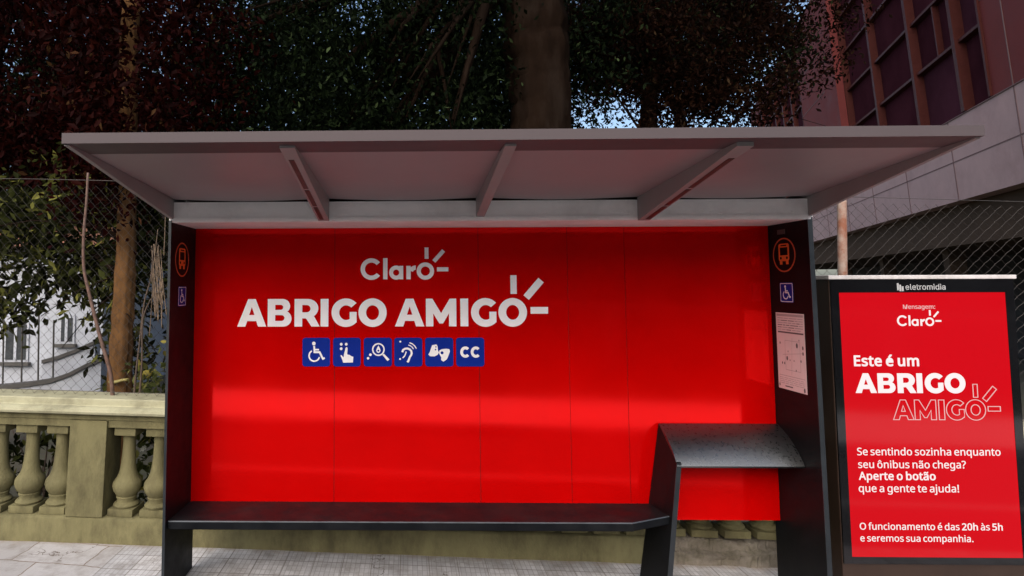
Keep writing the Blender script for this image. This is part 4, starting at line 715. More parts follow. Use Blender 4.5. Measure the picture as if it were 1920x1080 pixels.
b.flat([[(0.05, 0.175), (0.95, 0.175), (0.95, 0.182), (0.05, 0.182)]], F1, 0.0005, 2)
for r_ in range(4):
    zz = 0.145 - r_ * 0.024
    xx = 0.06
    while xx < 0.88:
        w_ = min(rn.uniform(0.05, 0.2), 0.93 - xx)
        b.flat([[(xx, zz), (xx + w_, zz), (xx + w_, zz + 0.007), (xx, zz + 0.007)]], F1, 0.0005, 2); xx += w_ + 0.03
b.flat([[(0.25, 0.035), (0.52, 0.035), (0.52, 0.05), (0.25, 0.05)]], F1, 0.0005, 1)
b.flat([disc(0.05, 0.05, 0.02, 8)], F1, 0.0005, 1); b.flat([disc(0.92, 0.04, 0.03, 8)], F1, 0.0005, 1)
tag(sp(b, 'timetable_notice', [M['paper'], M['ink'], M['ink_pale']], wr), 'white paper timetable with a small map')
b = MB(); b.box((W - 0.004, -0.175, 2.232), (W - 0.0004, -0.100, 2.262), 0); sp(b, 'label_plate', M['plate'], wr)

# roof
RF, RB = -1.547, 0.10
def roof_z(y): return 2.506 + (2.428 - 2.506) * (y - RF) / (-0.41 - RF)      # lining height
b = MB()
P = []
for y, xa, xb_, za, zc in ((RF - 0.003, 0.0, 3.826, 2.508, 2.553), (RB, -0.010, W + 0.012, 2.470, 2.505)):
    P += [(xa, y, za), (xb_, y, za), (xb_, y, zc), (xa, y, zc)]
b.poly(P, [[0, 1, 2, 3], [7, 6, 5, 4], [0, 4, 5, 1], [1, 5, 6, 2], [2, 6, 7, 3], [3, 7, 4, 0]])
roof = sp(b, 'roof', M['fascia'])
# sagging lining sheets between the ribs, leaving a dark gap over the gutter beam
xs = [0.022, 0.955, 1.905, 2.87, 3.805]
for i in range(4):
    b = MB(); nx, ny = 14, 8; P = []
    for j in range(ny + 1):
        y = RF + 0.02 + (-0.425 - RF - 0.02) * j / ny
        for k in range(nx + 1):
            t = k / nx; x1_ = xs[i + 1] + (0.075 * j / ny if i == 3 else 0); x = xs[i] + 0.002 + (x1_ - xs[i] - 0.004) * t
            sag = 0.013 * math.sin(math.pi * t) ** 1.2 * (j / ny) ** 3
            P.append((x, y, roof_z(y) - 0.004 + 0.014 - sag))
    Fc = [[j * (nx + 1) + k, j * (nx + 1) + k + 1, (j + 1) * (nx + 1) + k + 1, (j + 1) * (nx + 1) + k] for j in range(ny) for k in range(nx)]
    b.poly(P, Fc); 
    sp(b, 'ceiling_sheet', M['roof_sheet'], roof, smooth=True)
# gutter beam across the back, its dark top recess, lower lip
b = MB()
b.box((-0.015, -0.408, 2.318), (W + 0.015, -0.395, 2.424), 0)
b.box((-0.015, -0.395, 2.301), (W + 0.015, 0.05, 2.3175), 0)
b.box((-0.015, -0.412, 2.312), (W + 0.015, -0.4085, 2.328), 0)
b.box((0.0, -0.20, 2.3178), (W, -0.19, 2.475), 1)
for x in (0.985, 1.865, 2.86):
    b.box((x - 0.022, -0.4105, 2.33), (x + 0.022, -0.4085, 2.421), 0)
for k in range(16):
    x = 0.10 + k * 0.246
    for z_ in (2.345, 2.405): b.lathe([(0.0, 0), (0.0055, 0.0), (0.0055, 0.003), (0.003, 0.004)], (0, 0, 0), 8); nv = 32; b.v[-nv:] = [(x + p[0], -0.408 - p[2], z_ + p[1]) for p in b.v[-nv:]]
sp(b, 'gutter_beam', [M['beam_white'], M['slot']])
# bracket ribs, deeper towards the back, dark light slots along the underside
for x, w_, slot in ((0.945, 0.066, True), (1.905, 0.050, False), (2.895, 0.070, True)):
    b = MB(); zt = lambda y: roof_z(y) + 0.02
    y0, y1 = -1.485, -0.4135
    zb = lambda y: (2.497 if x < 2.5 else 2.489) + ((2.297 if slot else 2.316) - 2.49) * (y - y0) / (y1 - y0)
    b.extrude([(x - w_ / 2, y0, zb(y0)), (x - w_ / 2, y0, zt(y0)), (x - w_ / 2, y1, zt(y1)), (x - w_ / 2, y1, zb(y1))], (w_, 0, 0), 0)
    if slot:
        for t0, t1 in ((0.12, 0.47), (0.49, 0.73), (0.75, 0.97)):
            ya, yb = y0 + (y1 - y0) * t0, y0 + (y1 - y0) * t1
            sx0, sx1 = (x - w_ * 0.30, x + w_ * 0.06) if x < 2 else (x - w_ * 0.02, x + w_ * 0.36)
            b.extrude([(sx0, ya, zb(ya) - 0.002), (sx1, ya, zb(ya) - 0.002), (sx1, yb, zb(yb) - 0.002), (sx0, yb, zb(yb) - 0.002)], (0, 0, 0.0015), 1)
    sp(b, 'rib', [M['roof_white'], M['slot']])
# side flanges
for s, x in ((-1, 0.0), (1, 3.826)):
    b = MB()
    xb = -0.012 if s < 0 else W + 0.012
    P = []
    for y, xx, z0 in ((-1.53, x, 2.503), (-1.40, x + (xb - x) * 0.13, 2.484), (-0.405, xb, 2.318)):
        zt = roof_z(y) + 0.022
        P += [(xx, y, z0), (xx, y, zt), (xx - s * 0.022, y, zt), (xx - s * 0.022, y, z0)]
    Fc = []
    for i in range(2):
        for k in range(4): Fc.append([i * 4 + k, i * 4 + (k + 1) % 4, i * 4 + 4 + (k + 1) % 4, i * 4 + 4 + k])
    Fc += [[0, 1, 2, 3], [11, 10, 9, 8]]
    b.poly(P, Fc)
    b.box((xb - s * 0.022, -0.4045, 2.3185), (xb, 0.05, 2.46), 0)
    sp(b, 'side_flange', M['roof_white'])

# bench with chamfered end
b = MB()
poly = [(-0.0045, -0.006), (-0.0045, -0.366), (0.004, -0.372), (2.80, -0.358), (3.075, -0.235), (3.075, -0.006)]
zb_ = lambda y: 0.468 - 0.042 * y
inset = [(p[0] * 0.9985 + 0.002, p[1] * 0.982 - 0.001) for p in poly]
n = len(poly)
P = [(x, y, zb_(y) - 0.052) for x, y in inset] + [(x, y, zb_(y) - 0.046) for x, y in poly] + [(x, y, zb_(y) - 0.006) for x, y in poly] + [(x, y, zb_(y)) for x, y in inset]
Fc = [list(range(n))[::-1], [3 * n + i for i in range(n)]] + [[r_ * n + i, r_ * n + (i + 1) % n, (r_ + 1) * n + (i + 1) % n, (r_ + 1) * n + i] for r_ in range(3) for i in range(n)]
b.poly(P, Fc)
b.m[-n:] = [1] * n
b.box((0.3, -0.22, 0.40), (2.9, -0.12, 0.4155))
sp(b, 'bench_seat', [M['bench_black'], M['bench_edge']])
# leaning perch: sloped top, support leg
b = MB()
pr = []
for k in range(11):
    t = k / 10; a = R(24 + 40 * t ** 1.6)
    pr.append((-0.012 - 0.246 * t, 0.988 - 0.19 * (0.60 * t + 0.40 * t ** 3)))
pr += [(-0.264, 0.788), (-0.256, 0.776), (-0.23, 0.79), (-0.012, 0.955)]
b.extrude([(3.118, y, z) for y, z in pr], (W - 3.118 - 0.001, 0, 0), 0)
sp(b, 'perch_top', M['black_worn'], autosmooth=35)
b = MB()
ft = gz(3) - 0.03
A = [(3.1165, -0.258, 0.803), (3.1165, -0.012, 0.986), (2.955, 0.004, ft), (3.008, -0.268, ft)]
mid = 0.47
b.poly([Vector(p) for p in A] + [Vector(p) + Vector((0.028, 0, 0)) for p in A], [[0, 1, 2, 3], [7, 6, 5, 4], [0, 4, 5, 1], [1, 5, 6, 2], [2, 6, 7, 3], [3, 7, 4, 0]])
b.poly([Vector(p) + Vector((d_, -e_, 0)) for p, d_, e_ in ((A[0], -.001, .004), (A[3], -.001, .004), (A[3], .029, .004), (A[0], .029, .004), (A[0], -.001, .0005), (A[3], -.001, .0005), (A[3], .029, .0005), (A[0], .029, .0005))],
       [[0, 1, 2, 3], [4, 7, 6, 5], [0, 4, 5, 1], [1, 5, 6, 2], [2, 6, 7, 3], [3, 7, 4, 0]], 1)
sp(b, 'perch_leg', [M['black'], M['black_edge']])

# ------------------------------------------------------------------ advertising totem
TY = -0.217
totem = tag(empty('advertising_totem', (4.7, -0.14, gz(4.7))), 'black framed lit advertising totem with red screen beside the bus shelter', 'advertising sign')
def tp(mb, name, mats, parent=None, **k):
    o = mb.build(name, mats, parent or totem, **k)
    if parent is None: o.location = -totem.location
    return o
b = MB(); b.box((4.132, TY + 0.012, gz(4.7) - 0.1), (5.272, -0.062, 1.945), 0, 0.006)
tp(b, 'cabinet', M['bronze'])
b = MB()
b.box((4.137, TY + 0.001, 0.19), (4.1865, TY + 0.0115, 1.934)); b.box((5.2155, TY + 0.001, 0.19), (5.268, TY + 0.0115, 1.934))
b.box((4.187, TY + 0.001, 1.8525), (5.215, TY + 0.0115, 1.934)); b.box((4.187, TY + 0.001, 0.19), (5.215, TY + 0.0115, 0.2305))
frame_o = tp(b, 'screen_frame', M['glass_black'])
b = MB(); b.box((4.122, TY - 0.006, 1.9365), (5.285, -0.05, 1.962), 0, 0.004); tp(b, 'top_cap', M['totem_top'])
b = MB(); b.box((4.187, TY + 0.003, 0.231), (5.215, TY + 0.0115, 1.852), 0); screen = tp(b, 'screen', M['screen'])
ft_ = lambda x, z, w: (x, TY + 0.0026 - w, z)
def px_line(runs, u0, u1, vb):
    p, q = pix(u0, vb, TY), pix(u1, vb, TY)
    return text_line(runs, p.x, q.x, (p.z + q.z) / 2)
def put(groups, name, mat, parent, frame=ft_):
    b = MB()
    lay(b, groups if len(groups) < 14 else [[l for g in groups for l in g]], frame, 0.0008)
    return tp(b, name, mat, parent)
put(px_line([('B', 24, 'Este é um')], 1602, 1724, 686), 'line_lettering', M['screen_white'], screen)
p = pix(1605, 737, TY); q = pix(1812, 737, TY); s = (q.x - p.x) / CAP_W['ABRIGO']
put(caps('ABRIGO', p.x, p.z, (pix(1605, 700, TY).z - p.z), s), 'heading_lettering', M['screen_white'], screen)
p = pix(1676, 787, TY); q = pix(1850, 787, TY); s = (q.x - p.x) / CAP_W['AMIGO']
outl = []
for g in caps('AMIGO', p.x, p.z, pix(1676, 750, TY).z - p.z, s) + [[l] for l in rays(p.x, p.z, s)]:
    for l in g:
        sg = 1 if signed(l) > 0 else -1
        outl.append([offset_loop(l, 0.0022 * sg), offset_loop(l, -0.0022 * sg)])
put(outl, 'outline_lettering', M['screen_pink'], screen)
p = pix(1683, 611, TY); s = (pix(1766, 611, TY).x - p.x) / (485 / 117)
put(claro(p.x, p.z, s, 0.82), 'logo_lettering', M['screen_white'], screen)
put(px_line([('B', 6, 'Mensagem:')], 1694, 1754, 579), 'small_lettering', M['screen_pink'], screen)
for body in (px_line([('R', 6, 'Se sentindo sozinha enquanto')], 1608, 1877, 854), px_line([('R', 6, 'seu ônibus não chega?')], 1610, 1812, 878)
       , px_line([('B', 15, 'Aperte o botão')], 1611, 1755, 900), px_line([('R', 6, 'que a gente te ajuda!')], 1611, 1799, 923)
       , px_line([('R', 5, 'O funcionamento é das '), ('B', 15, '20h'), ('R', 5, ' às '), ('B', 15, '5h')], 1613, 1881, 994), px_line([('R', 5, 'e seremos sua companhia.')], 1614, 1826, 1016)):
    put(body, 'line_lettering', M['screen_white'], screen)
ff = lambda x, z, w: (x, TY + 0.0006 - w, z)
put(px_line([('I', 8, 'eletromidia')], 1698, 1773, 543), 'maker_lettering', M['bezel_text'], frame_o, ff)
lg = []
p = pix(1682, 546, TY); q = pix(1694, 531, TY); w_, h_ = q.x - p.x, q.z - p.z
for k, (h0, h1) in enumerate(((0.12, 1.0), (0.0, 0.8), (0.0, 0.62))):
    lg.append([[(p.x + w_ * (0.02 + 0.34 * k), p.z + h_ * h0), (p.x + w_ * (0.29 + 0.34 * k), p.z + h_ * h0), (p.x + w_ * (0.29 + 0.34 * k), p.z + h_ * h1), (p.x + w_ * (0.02 + 0.34 * k), p.z + h_ * h1)]])
put(lg, 'maker_emblem', M['bezel_text'], frame_o, ff)

# ------------------------------------------------------------------ balustrade (follows the slope of the street)
bal = tag(empty('balustrade', (0, 0, G0), (0, SLOPE, 0)), 'olive painted stone balustrade with turned balusters behind the shelter', 'balustrade')
X0, X1 = -6.2, 9.0
b = MB()
prof = [(0.352, 0.928), (0.312, 0.932), (0.296, 0.940), (0.290, 0.955), (0.296, 0.974), (0.315, 0.985), (0.345, 0.990), (0.350, 0.996), (0.352, 1.034), (0.360, 1.042), (0.60, 1.046), (0.62, 1.04), (0.624, 0.99), (0.66, 0.98), (0.66, 0.93)]
b.extrude([(X0, y, z) for y, z in prof], (X1 - X0, 0, 0), 0)
b.build('coping', M['olive_light'], bal)
b = MB(); b.extrude([(X0, y, z) for y, z in ((0.354, 0.9275), (0.354, 0.888), (0.366, 0.884), (0.366, 0.832), (0.60, 0.832), (0.60, 0.9275))], (X1 - X0, 0, 0), 0)
b.build('frieze', M['olive'], bal)
b = MB()
def wavy(x): return 0.006 * math.sin(x * 5.1) + 0.004 * math.sin(x * 13.7 + 1)
def rough_strip(b, xa, xb, prof_fn, nx, mat):
    P = []; m_ = None
    for i in range(nx + 1):
        x = xa + (xb - xa) * i / nx
        pr = prof_fn(x); m_ = len(pr); P += [(x, y, z) for y, z in pr]
    Fc = [[i * m_ + k, (i + 1) * m_ + k, (i + 1) * m_ + k + 1, i * m_ + k + 1] for i in range(nx) for k in range(m_ - 1)]
    b.poly(P, Fc, mat)
rough_strip(b, X0, 3.16, lambda x: [(0.346 + wavy(x) * 0.5, -0.28), (0.346 + wavy(x) * 0.5, 0.162), (0.352, 0.178), (0.366, 0.184 + wavy(x) * 0.15), (0.62, 0.184), (0.62, -0.28)], 160, 0)
plinth = b.build('plinth', M['olive'], bal, autosmooth=50)
b = MB(); rb = random.Random(9)
walk = [0.0, 0.0]
ny = 9
def brk(x):
    for q in (0, 1): walk[q] = 0.93 * walk[q] + rb.uniform(-0.006, 0.006)
    j_ = lambda a: rb.uniform(-a, a)
    top = 0.150 + walk[0] + 0.012 * math.sin(x * 9.3) - max(0, 0.05 * (3.35 - x))
    face = 0.362 + 0.5 * walk[1] + 0.010 * math.sin(x * 17 + 1)
    step = 0.088 + walk[1] + 0.022 * math.sin(x * 7.5 + 2.2)
    return [(face - 0.012 + j_(.002), -0.28), (face - 0.006 + j_(.004), step * 0.5), (face - 0.016 + j_(.005), step - 0.006), (face + 0.004 + j_(.004), step + j_(.003)), (face + 0.034 + j_(.005), step + 0.010 + j_(.004)), (face + 0.040 + j_(.006), top - 0.014 + j_(.004)),
            (face + 0.056 + j_(.006), top + j_(.005)), (face + 0.11, top + 0.008 + j_(.006)), (0.52, 0.165), (0.62, 0.17), (0.62, -0.28)]
rough_strip(b, 3.161, X1, brk, 380, 0)
b.build('broken_plinth', M['broken'], bal)
pier_x = [-0.932 + 2.62 * k for k in range(-2, 4)]
for x in pier_x:
    b = MB(); b.box((x - 0.138, 0.347, 0.1855), (x + 0.138, 0.58, 0.8815), 0, 0.004); b.build('pier', M['olive'], bal)
prof_b = [(0.070, 0.235), (0.088, 0.240), (0.092, 0.252), (0.084, 0.264), (0.070, 0.272), (0.066, 0.285), (0.072, 0.300), (0.074, 0.308), (0.068, 0.314), (0.080, 0.330), (0.096, 0.355), (0.103, 0.385), (0.101, 0.410), (0.092, 0.428), (0.074, 0.452), (0.061, 0.490), (0.053, 0.540), (0.047, 0.62), (0.044, 0.70), (0.046, 0.745), (0.052, 0.762), (0.046, 0.770)]
proto = None
for i, px_ in enumerate(pier_x):
    first = px_ + 0.138 + 0.118
    last = px_ + 2.62 - 0.138 - 0.118
    for k in range(10):
        x = first + (last - first) * k / 9
        if x > 8.8: continue
        if proto is None:
            b = MB()
            b.lathe(prof_b, (0, 0, 0), 28)
            b.box((-0.094, -0.094, 0.1855), (0.094, 0.094, 0.236), 0, 0.003)
            b.box((-0.080, -0.080, 0.768), (0.080, 0.080, 0.8318), 0, 0.003)
            proto = b.build('baluster', M['olive'], bal, autosmooth=40); o = proto
        else:
            o = proto.copy(); COL.objects.link(o); o.parent = bal
        o.location = (x + random.uniform(-0.003, 0.003), 0.47, 0); o.rotation_euler = (0, 0, random.uniform(-0.05, 0.05))

# ------------------------------------------------------------------ chain-link fence standing on the coping
fence = tag(empty('chain_link_fence', (0, 0, G0), (0, SLOPE, 0)), 'chain link fence with weathered metal posts standing on the balustrade', 'fence')
b = MB()
cw, ch = 0.078, 0.080; z0, z1 = 1.05, 2.70; r_ = 0.0016
def wire(mb, pts, r):
    # thin square wire
    n0 = len(mb.v)
    for (x, y, z) in pts:
        mb.v += [(x - r, y, z), (x, y - r, z), (x + r, y, z), (x, y + r, z)]
    for i in range(len(pts) - 1):
        for k in range(4):
            mb.f.append([n0 + i * 4 + k, n0 + i * 4 + (k + 1) % 4, n0 + i * 4 + 4 + (k + 1) % 4, n0 + i * 4 + 4 + k]); mb.m.append(0)
nz_ = int((z1 - z0) / ch)
k = 0
x = -5.5
while x < 8.6:
    s_ = 1 if k % 2 else -1
    pts = []
    for j in range(2 * nz_ + 1):
        side = 1 if j % 2 else -1
        zz = z0 + j * ch / 2
        bulge = 0.018 * math.sin(x * 1.7 + zz * 2.1)
        pts.append((x + side * s_ * cw / 4 * 1.12 + 0.006 * math.sin(zz * 3 + x), 0.452 + bulge + 0.004 * side, zz))
    wire(b, pts, r_)
    x += cw / 2; k += 1
for zz in (1.07, 2.69):
    b.tube([(-5.5 + 0.5 * i, 0.458 + 0.018 * math.sin((-5.5 + 0.5 * i) * 1.7 + zz * 2.1), zz + 0.006 * math.sin(i)) for i in range(29)], 0.0022, 5)
b.build('mesh_wire', M['wire'], fence)
for u, v, mt_, rad in ((1558, 330, 'rust', 0.030),):
    p = pix(u, v, 0.43); top = p.z - gz(p.x)
    b = MB(); b.tube([(p.x, 0.43, 1.03), (p.x - 0.012, 0.43, 1.9), (p.x, 0.43, top)], rad, 14)
    b.lathe([(rad * 1.05, 0), (rad * 1.05, 0.02), (rad * 0.4, 0.03)], (p.x, 0.43, top - 0.004), 12)
    b.build('post', M[mt_], fence, autosmooth=50)
for x in (-3.9, 1.9, 7.9):
    b = MB(); b.tube([(x, 0.43, 1.03), (x, 0.43, 2.76)], 0.022, 12); b.build('post', M['rust'], fence, autosmooth=50)

# ------------------------------------------------------------------ foliage
def leaves(name, mat, centers, sig, per, size, parent=None, asp=0.42, droop=0.35, seed=1, keep=None):
    """leaf-sized folded blades gathered in clumps round the given centres"""
    g = np.random.default_rng(seed)
    C_ = np.repeat(np.asarray(centers, float), per, axis=0)
    n = len(C_)
    S_ = np.asarray(sig, float)
    pos = C_ + g.normal(size=(n, 3)) * S_
    if keep is not None: pos = pos[keep(pos)]
    n = len(pos)
    d = g.normal(size=(n, 3)); d[:, 2] -= droop * 2; d /= np.linalg.norm(d, axis=1)[:, None]
    nn = g.normal(size=(n, 3)); nn[:, 2] += 0.8; s = np.cross(d, nn); s /= np.linalg.norm(s, axis=1)[:, None]
    up = np.cross(s, d)
    ln = size * g.uniform(0.6, 1.35, n)[:, None]; w = ln * asp
    a = pos; t = pos + d * ln; c = pos + d * ln * 0.45
    l1 = c - s * w / 2 + up * w * 0.18; r1 = c + s * w / 2 + up * w * 0.18
    l2 = pos + d * ln * 0.75 - s * w * 0.33 + up * w * 0.05; r2 = pos + d * ln * 0.75 + s * w * 0.33 + up * w * 0.05
    V = np.stack([a, r1, r2, t, l2, l1], axis=1).reshape(-1, 3)
    idx = np.arange(n)[:, None] * 6
    Fq = np.concatenate([idx + np.array([0, 1, 2, 3]), idx + np.array([0, 3, 4, 5])], axis=1).reshape(-1, 4)
    me = bpy.data.meshes.new(name)
    me.vertices.add(len(V)); me.vertices.foreach_set('co', V.ravel())
    nf = len(Fq)
    me.loops.add(nf * 4); me.loops.foreach_set('vertex_index', Fq.ravel().astype(np.int32))
    me.polygons.add(nf); me.polygons.foreach_set('loop_start', np.arange(nf, dtype=np.int32) * 4); me.polygons.foreach_set('loop_total', np.full(nf, 4, np.int32))
    me.materials.append(mat); me.update(); me.validate()
    o = bpy.data.objects.new(name, me); COL.objects.link(o)
    if parent:
        o.parent = parent; o.location = -Vector(parent.location)
    return o
def blob(c, r, n, seed, shell=0.35):
    """n clump centres through an ellipsoid with an uneven outline"""
    g = np.random.default_rng(seed)
    d = g.normal(size=(n, 3)); d /= np.linalg.norm(d, axis=1)[:, None]
    rr = g.uniform(shell ** 3, 1, n) ** (1 / 3)
    lump = 1 + 0.18 * np.sin(d[:, 0] * 5 + seed) * np.cos(d[:, 2] * 4 + seed * 2) + 0.12 * np.sin(d[:, 1] * 9 + seed)
    return np.asarray(c) + d * (rr * lump)[:, None] * np.asarray(r)
def tree(name, label, base, trunk_pts, trunk_r, bark, crowns, mat, per, size, sig, limbs=6, limb_z=None, limb_mat=None, group='trees behind the fence', seed=1, asp=0.42, keep=None):
    t = tag(empty(name, base), label, 'tree', group)
    g = random.Random(seed)
    b = MB()
    # trunk with uneven section
    pts = []; rad = []
    for i in range(len(trunk_pts) - 1):
        p, q = Vector(trunk_pts[i]), Vector(trunk_pts[i + 1])
        for k in range(16):
            f_ = k / 16; pp = p.lerp(q, f_); pp += Vector((g.uniform(-1, 1), g.uniform(-1, 1), 0)) * trunk_r[i] * 0.05
            pts.append(pp); rad.append((trunk_r[i] * (1 - f_) + trunk_r[i + 1] * f_) * g.uniform(0.95, 1.06))
    pts.append(Vector(trunk_pts[-1])); rad.append(trunk_r[-1])
    nr = 36
    b.tube(pts, rad, nr)
    for vi in range(len(b.v)):
        ring_i, k_ = divmod(vi, nr); c_ = pts[ring_i]; a_ = 2 * math.pi * k_ / nr; z_ = b.v[vi][2]
        rd = 1 + 0.05 * math.sin(2 * a_ + 1.9 * z_) + 0.045 * math.sin(5 * a_ + 1.3 * z_ + seed) + 0.035 * math.sin(11 * a_ - 2.1 * z_) + 0.03 * math.sin(17 * a_ + 5 * z_ + 2 * math.sin(3 * z_)) + g.uniform(-0.045, 0.045)
        b.v[vi] = tuple(c_ + (Vector(b.v[vi]) - c_) * rd)
    o = b.build('trunk', bark, t, smooth=True); o.location = -t.location
    C_ = np.concatenate([blob(c, r, n, seed * 10 + i) for i, (c, r, n) in enumerate(crowns)])
    if keep is not None: C_ = C_[keep(C_)]
    b = MB()
    top = Vector(trunk_pts[-1]); start = Vector(trunk_pts[-2])
    if limb_z: start = Vector((base[0], base[1], limb_z[0])); top = Vector((base[0], base[1], limb_z[1]))
    ids = g.sample(range(len(C_)), min(limbs, len(C_)))
    for j in ids:
        s0 = start.lerp(top, g.uniform(0.0, 1)); e = Vector(C_[j]); md = s0.lerp(e, 0.5) + Vector((g.uniform(-.2, .2), g.uniform(-.2, .2), g.uniform(0, .35)))
        path = [s0.lerp(md, f_).lerp(md.lerp(e, f_), f_) for f_ in [i / 7 for i in range(8)]]
        r0 = trunk_r[-1] * g.uniform(0.35, 0.6)
        b.tube(path, [r0 * (1 - 0.85 * i / 7) for i in range(8)], 7)
        for q in range(3):
            k0 = path[3 + q]; e2 = e + Vector((g.uniform(-.7, .7), g.uniform(-.5, .5), g.uniform(-.5, .5)))
            b.tube([k0, k0.lerp(e2, 0.5) + Vector((0, 0, 0.06)), e2], [r0 * 0.3, r0 * 0.2, 0.004], 5)
    if ids:
        o = b.build('limb', limb_mat or bark, t, smooth=True); o.location = -t.location
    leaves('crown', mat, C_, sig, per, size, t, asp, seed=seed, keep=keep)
    return t

# slim tan-barked tree just behind the fence, left
TX = -1.325
tree('slim_tree', 'slim tree with pale tan trunk close behind the chain link fence', (TX, 1.6, gz(TX) - 0.4),
     [(TX, 1.6, -0.7), (TX + 0.01, 1.6, 1.2), (TX + 0.04, 1.6, 2.3), (TX + 0.0, 1.62, 4.2), (TX + 0.05, 1.65, 6.2)], [0.115, 0.098, 0.088, 0.080, 0.06], M['bark_light'],
     [((-2.2, 2.2, 2.65), (0.95, 0.5, 0.62), 44), ((-3.3, 2.4, 2.55), (0.8, 0.5, 0.55), 34), ((-1.15, 2.3, 2.75), (0.5, 0.4, 0.75), 30), ((-3.2, 2.3, 1.75), (0.55, 0.35, 0.30), 14), ((-1.5, 2.05, 1.9), (0.32, 0.25, 0.35), 9), ((-2.1, 2.1, 1.95), (0.5, 0.3, 0.25), 9), ((-1.45, 1.9, 1.15), (0.16, 0.2, 0.4), 5), ((-0.7, 2.4, 1.9), (0.35, 0.35, 0.9), 26)],
     M['leaf_mid'], 46, 0.115, (0.13, 0.11, 0.12), limbs=9, limb_z=(1.9, 3.1), limb_mat=M['bark_dark'], seed=2)
# tree overhanging the left corner, red glow put into its leaf colour
tree('red_tinted_tree', 'tree filling the top left corner, red glow put into its leaf colour', (-4.9, 4.2, -0.4), [(-4.9, 4.2, -0.7), (-4.8, 4.2, 2.0), (-4.7, 4.2, 4.6), (-4.6, 4.2, 6.5)], [0.24, 0.2, 0.16, 0.1], M['bark_dark'],
     [((-4.2, 3.6, 5.0), (2.3, 1.3, 1.6), 190), ((-3.6, 3.2, 3.6), (1.7, 0.9, 0.8), 110), ((-1.9, 3.4, 4.9), (1.3, 1.0, 1.6), 120), ((-5.6, 3.8, 3.6), (1.2, 1.0, 1.0), 50), ((-3.6, 1.0, 7.6), (3.2, 2.4, 1.4), 200), ((-1.3, 1.2, 4.0), (0.75, 0.2, 1.0), 34), ((-1.35, 1.35, 2.95), (0.3, 0.1, 0.35), 9)],  # includes an unseen overhead crown, added to shade the foliage behind
     M['leaf_red_tint'], 82, 0.088, (0.20, 0.20, 0.18), limbs=12, seed=3)
# big dark tree with the thick trunk above the middle of the roof
BX = 3.34
tree('big_dark_tree', 'big dark tree whose thick trunk rises behind the middle of the roof', (BX, 4.0, gz(BX) - 0.5), [(BX, 4.0, -0.8), (BX - 0.02, 4.0, 2.5), (BX - 0.02, 4.0, 4.6), (BX - 0.12, 4.05, 6.3), (BX - 0.1, 4.1, 8.5)], [0.52, 0.43, 0.40, 0.42, 0.36], M['bark_dark'],
     [((1.5, 4.0, 5.2), (1.7, 1.0, 1.6), 190), ((0.2, 4.2, 5.0), (1.5, 1.2, 1.7), 170), ((3.4, 5.6, 5.2), (1.6, 0.8, 1.8), 130), ((2.0, 3.9, 7.4), (3.4, 1.6, 1.0), 110), ((4.15, 3.8, 5.6), (0.35, 0.5, 1.4), 22), ((2.6, 0.4, 7.6), (3.4, 2.6, 1.5), 230)],  # last crown is unseen, added above the shelter to block high light
     M['leaf_dark'], 64, 0.085, (0.20, 0.20, 0.18), limbs=14, seed=4, keep=lambda p: ~((np.abs(p[:, 0] - (BX - 0.03)) < 0.27 + 0.09 * np.sin(p[:, 2] * 4.1 + p[:, 1] * 3)) & (p[:, 1] < 4.3)))
# brown-green tree to the right, open enough to show sky and the office building
tree('brown_green_tree', 'fine leaved brown green tree in front of the office building', (5.6, 5.4, gz(5.6) - 0.5), [(5.6, 5.4, -0.8), (5.5, 5.4, 2.8), (5.4, 5.4, 4.6), (5.5, 5.4, 6.6)], [0.2, 0.16, 0.13, 0.08], M['bark_dark'],
     [((5.6, 5.0, 6.0), (1.7, 0.9, 0.9), 130), ((6.6, 5.0, 5.0), (0.95, 0.7, 0.75), 62), ((5.8, 5.2, 4.7), (0.75, 0.6, 0.6), 42), ((4.75, 5.2, 5.9), (0.9, 0.6, 1.0), 66), ((7.5, 5.0, 6.1), (1.0, 0.6, 0.55), 40), ((4.45, 5.0, 4.6), (0.4, 0.4, 0.35), 12), ((8.0, 5.0, 5.35), (0.35, 0.3, 0.16), 5), ((7.6, 1.2, 7.6), (2.6, 2.4, 1.3), 170)],  # last crown is out of view, added to keep sky light off the trees
     M['leaf_brown'], 66, 0.078, (0.17, 0.17, 0.15), limbs=18, seed=5, keep=lambda p: ((p[:, 0] - 4.62) / 0.42) ** 2 + ((p[:, 2] - 4.45) / 0.30) ** 2 > 0.8 + 0.45 * np.sin(p[:, 0] * 13 + p[:, 2] * 9))
# denser trees further back that close the view
for i, (x, y, lab, w_, h_) in enumerate(((-6.6, 9.5, 'dark tree standing behind the red tinted tree at the far left', 3.0, 2.4), (-1.6, 9.0, 'dark tree between the red tinted tree and the thick trunk, far back', 2.9, 2.8), (2.6, 10.0, 'dark tree directly behind the thick trunk, far back', 2.7, 2.8), (8.7, 11.5, 'dark tree high behind the brown green tree, right of the sky gap', 3.4, 2.2))):
    keepf = (lambda p: (p[:, 2] > 7.15 + 0.25 * np.sin(p[:, 0] * 5.3)) | (p[:, 0] > 9.2)) if i == 3 else (lambda p: p[:, 2] > 3.1 + 0.5 * np.sin(p[:, 0] * 1.7)) if i == 0 else None
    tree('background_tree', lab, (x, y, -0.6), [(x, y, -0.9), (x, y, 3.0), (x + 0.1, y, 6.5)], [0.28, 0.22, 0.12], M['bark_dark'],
         [((x, y, 8.9 if i == 3 else 5.6), (w_, 1.4, h_), 400), ((x, y, 8.4), (w_ * 0.8, 1.3, 1.4), 70)], M['leaf_hedge'], 70, 0.15, (0.3, 0.28, 0.28), limbs=8, seed=20 + i, keep=keepf)
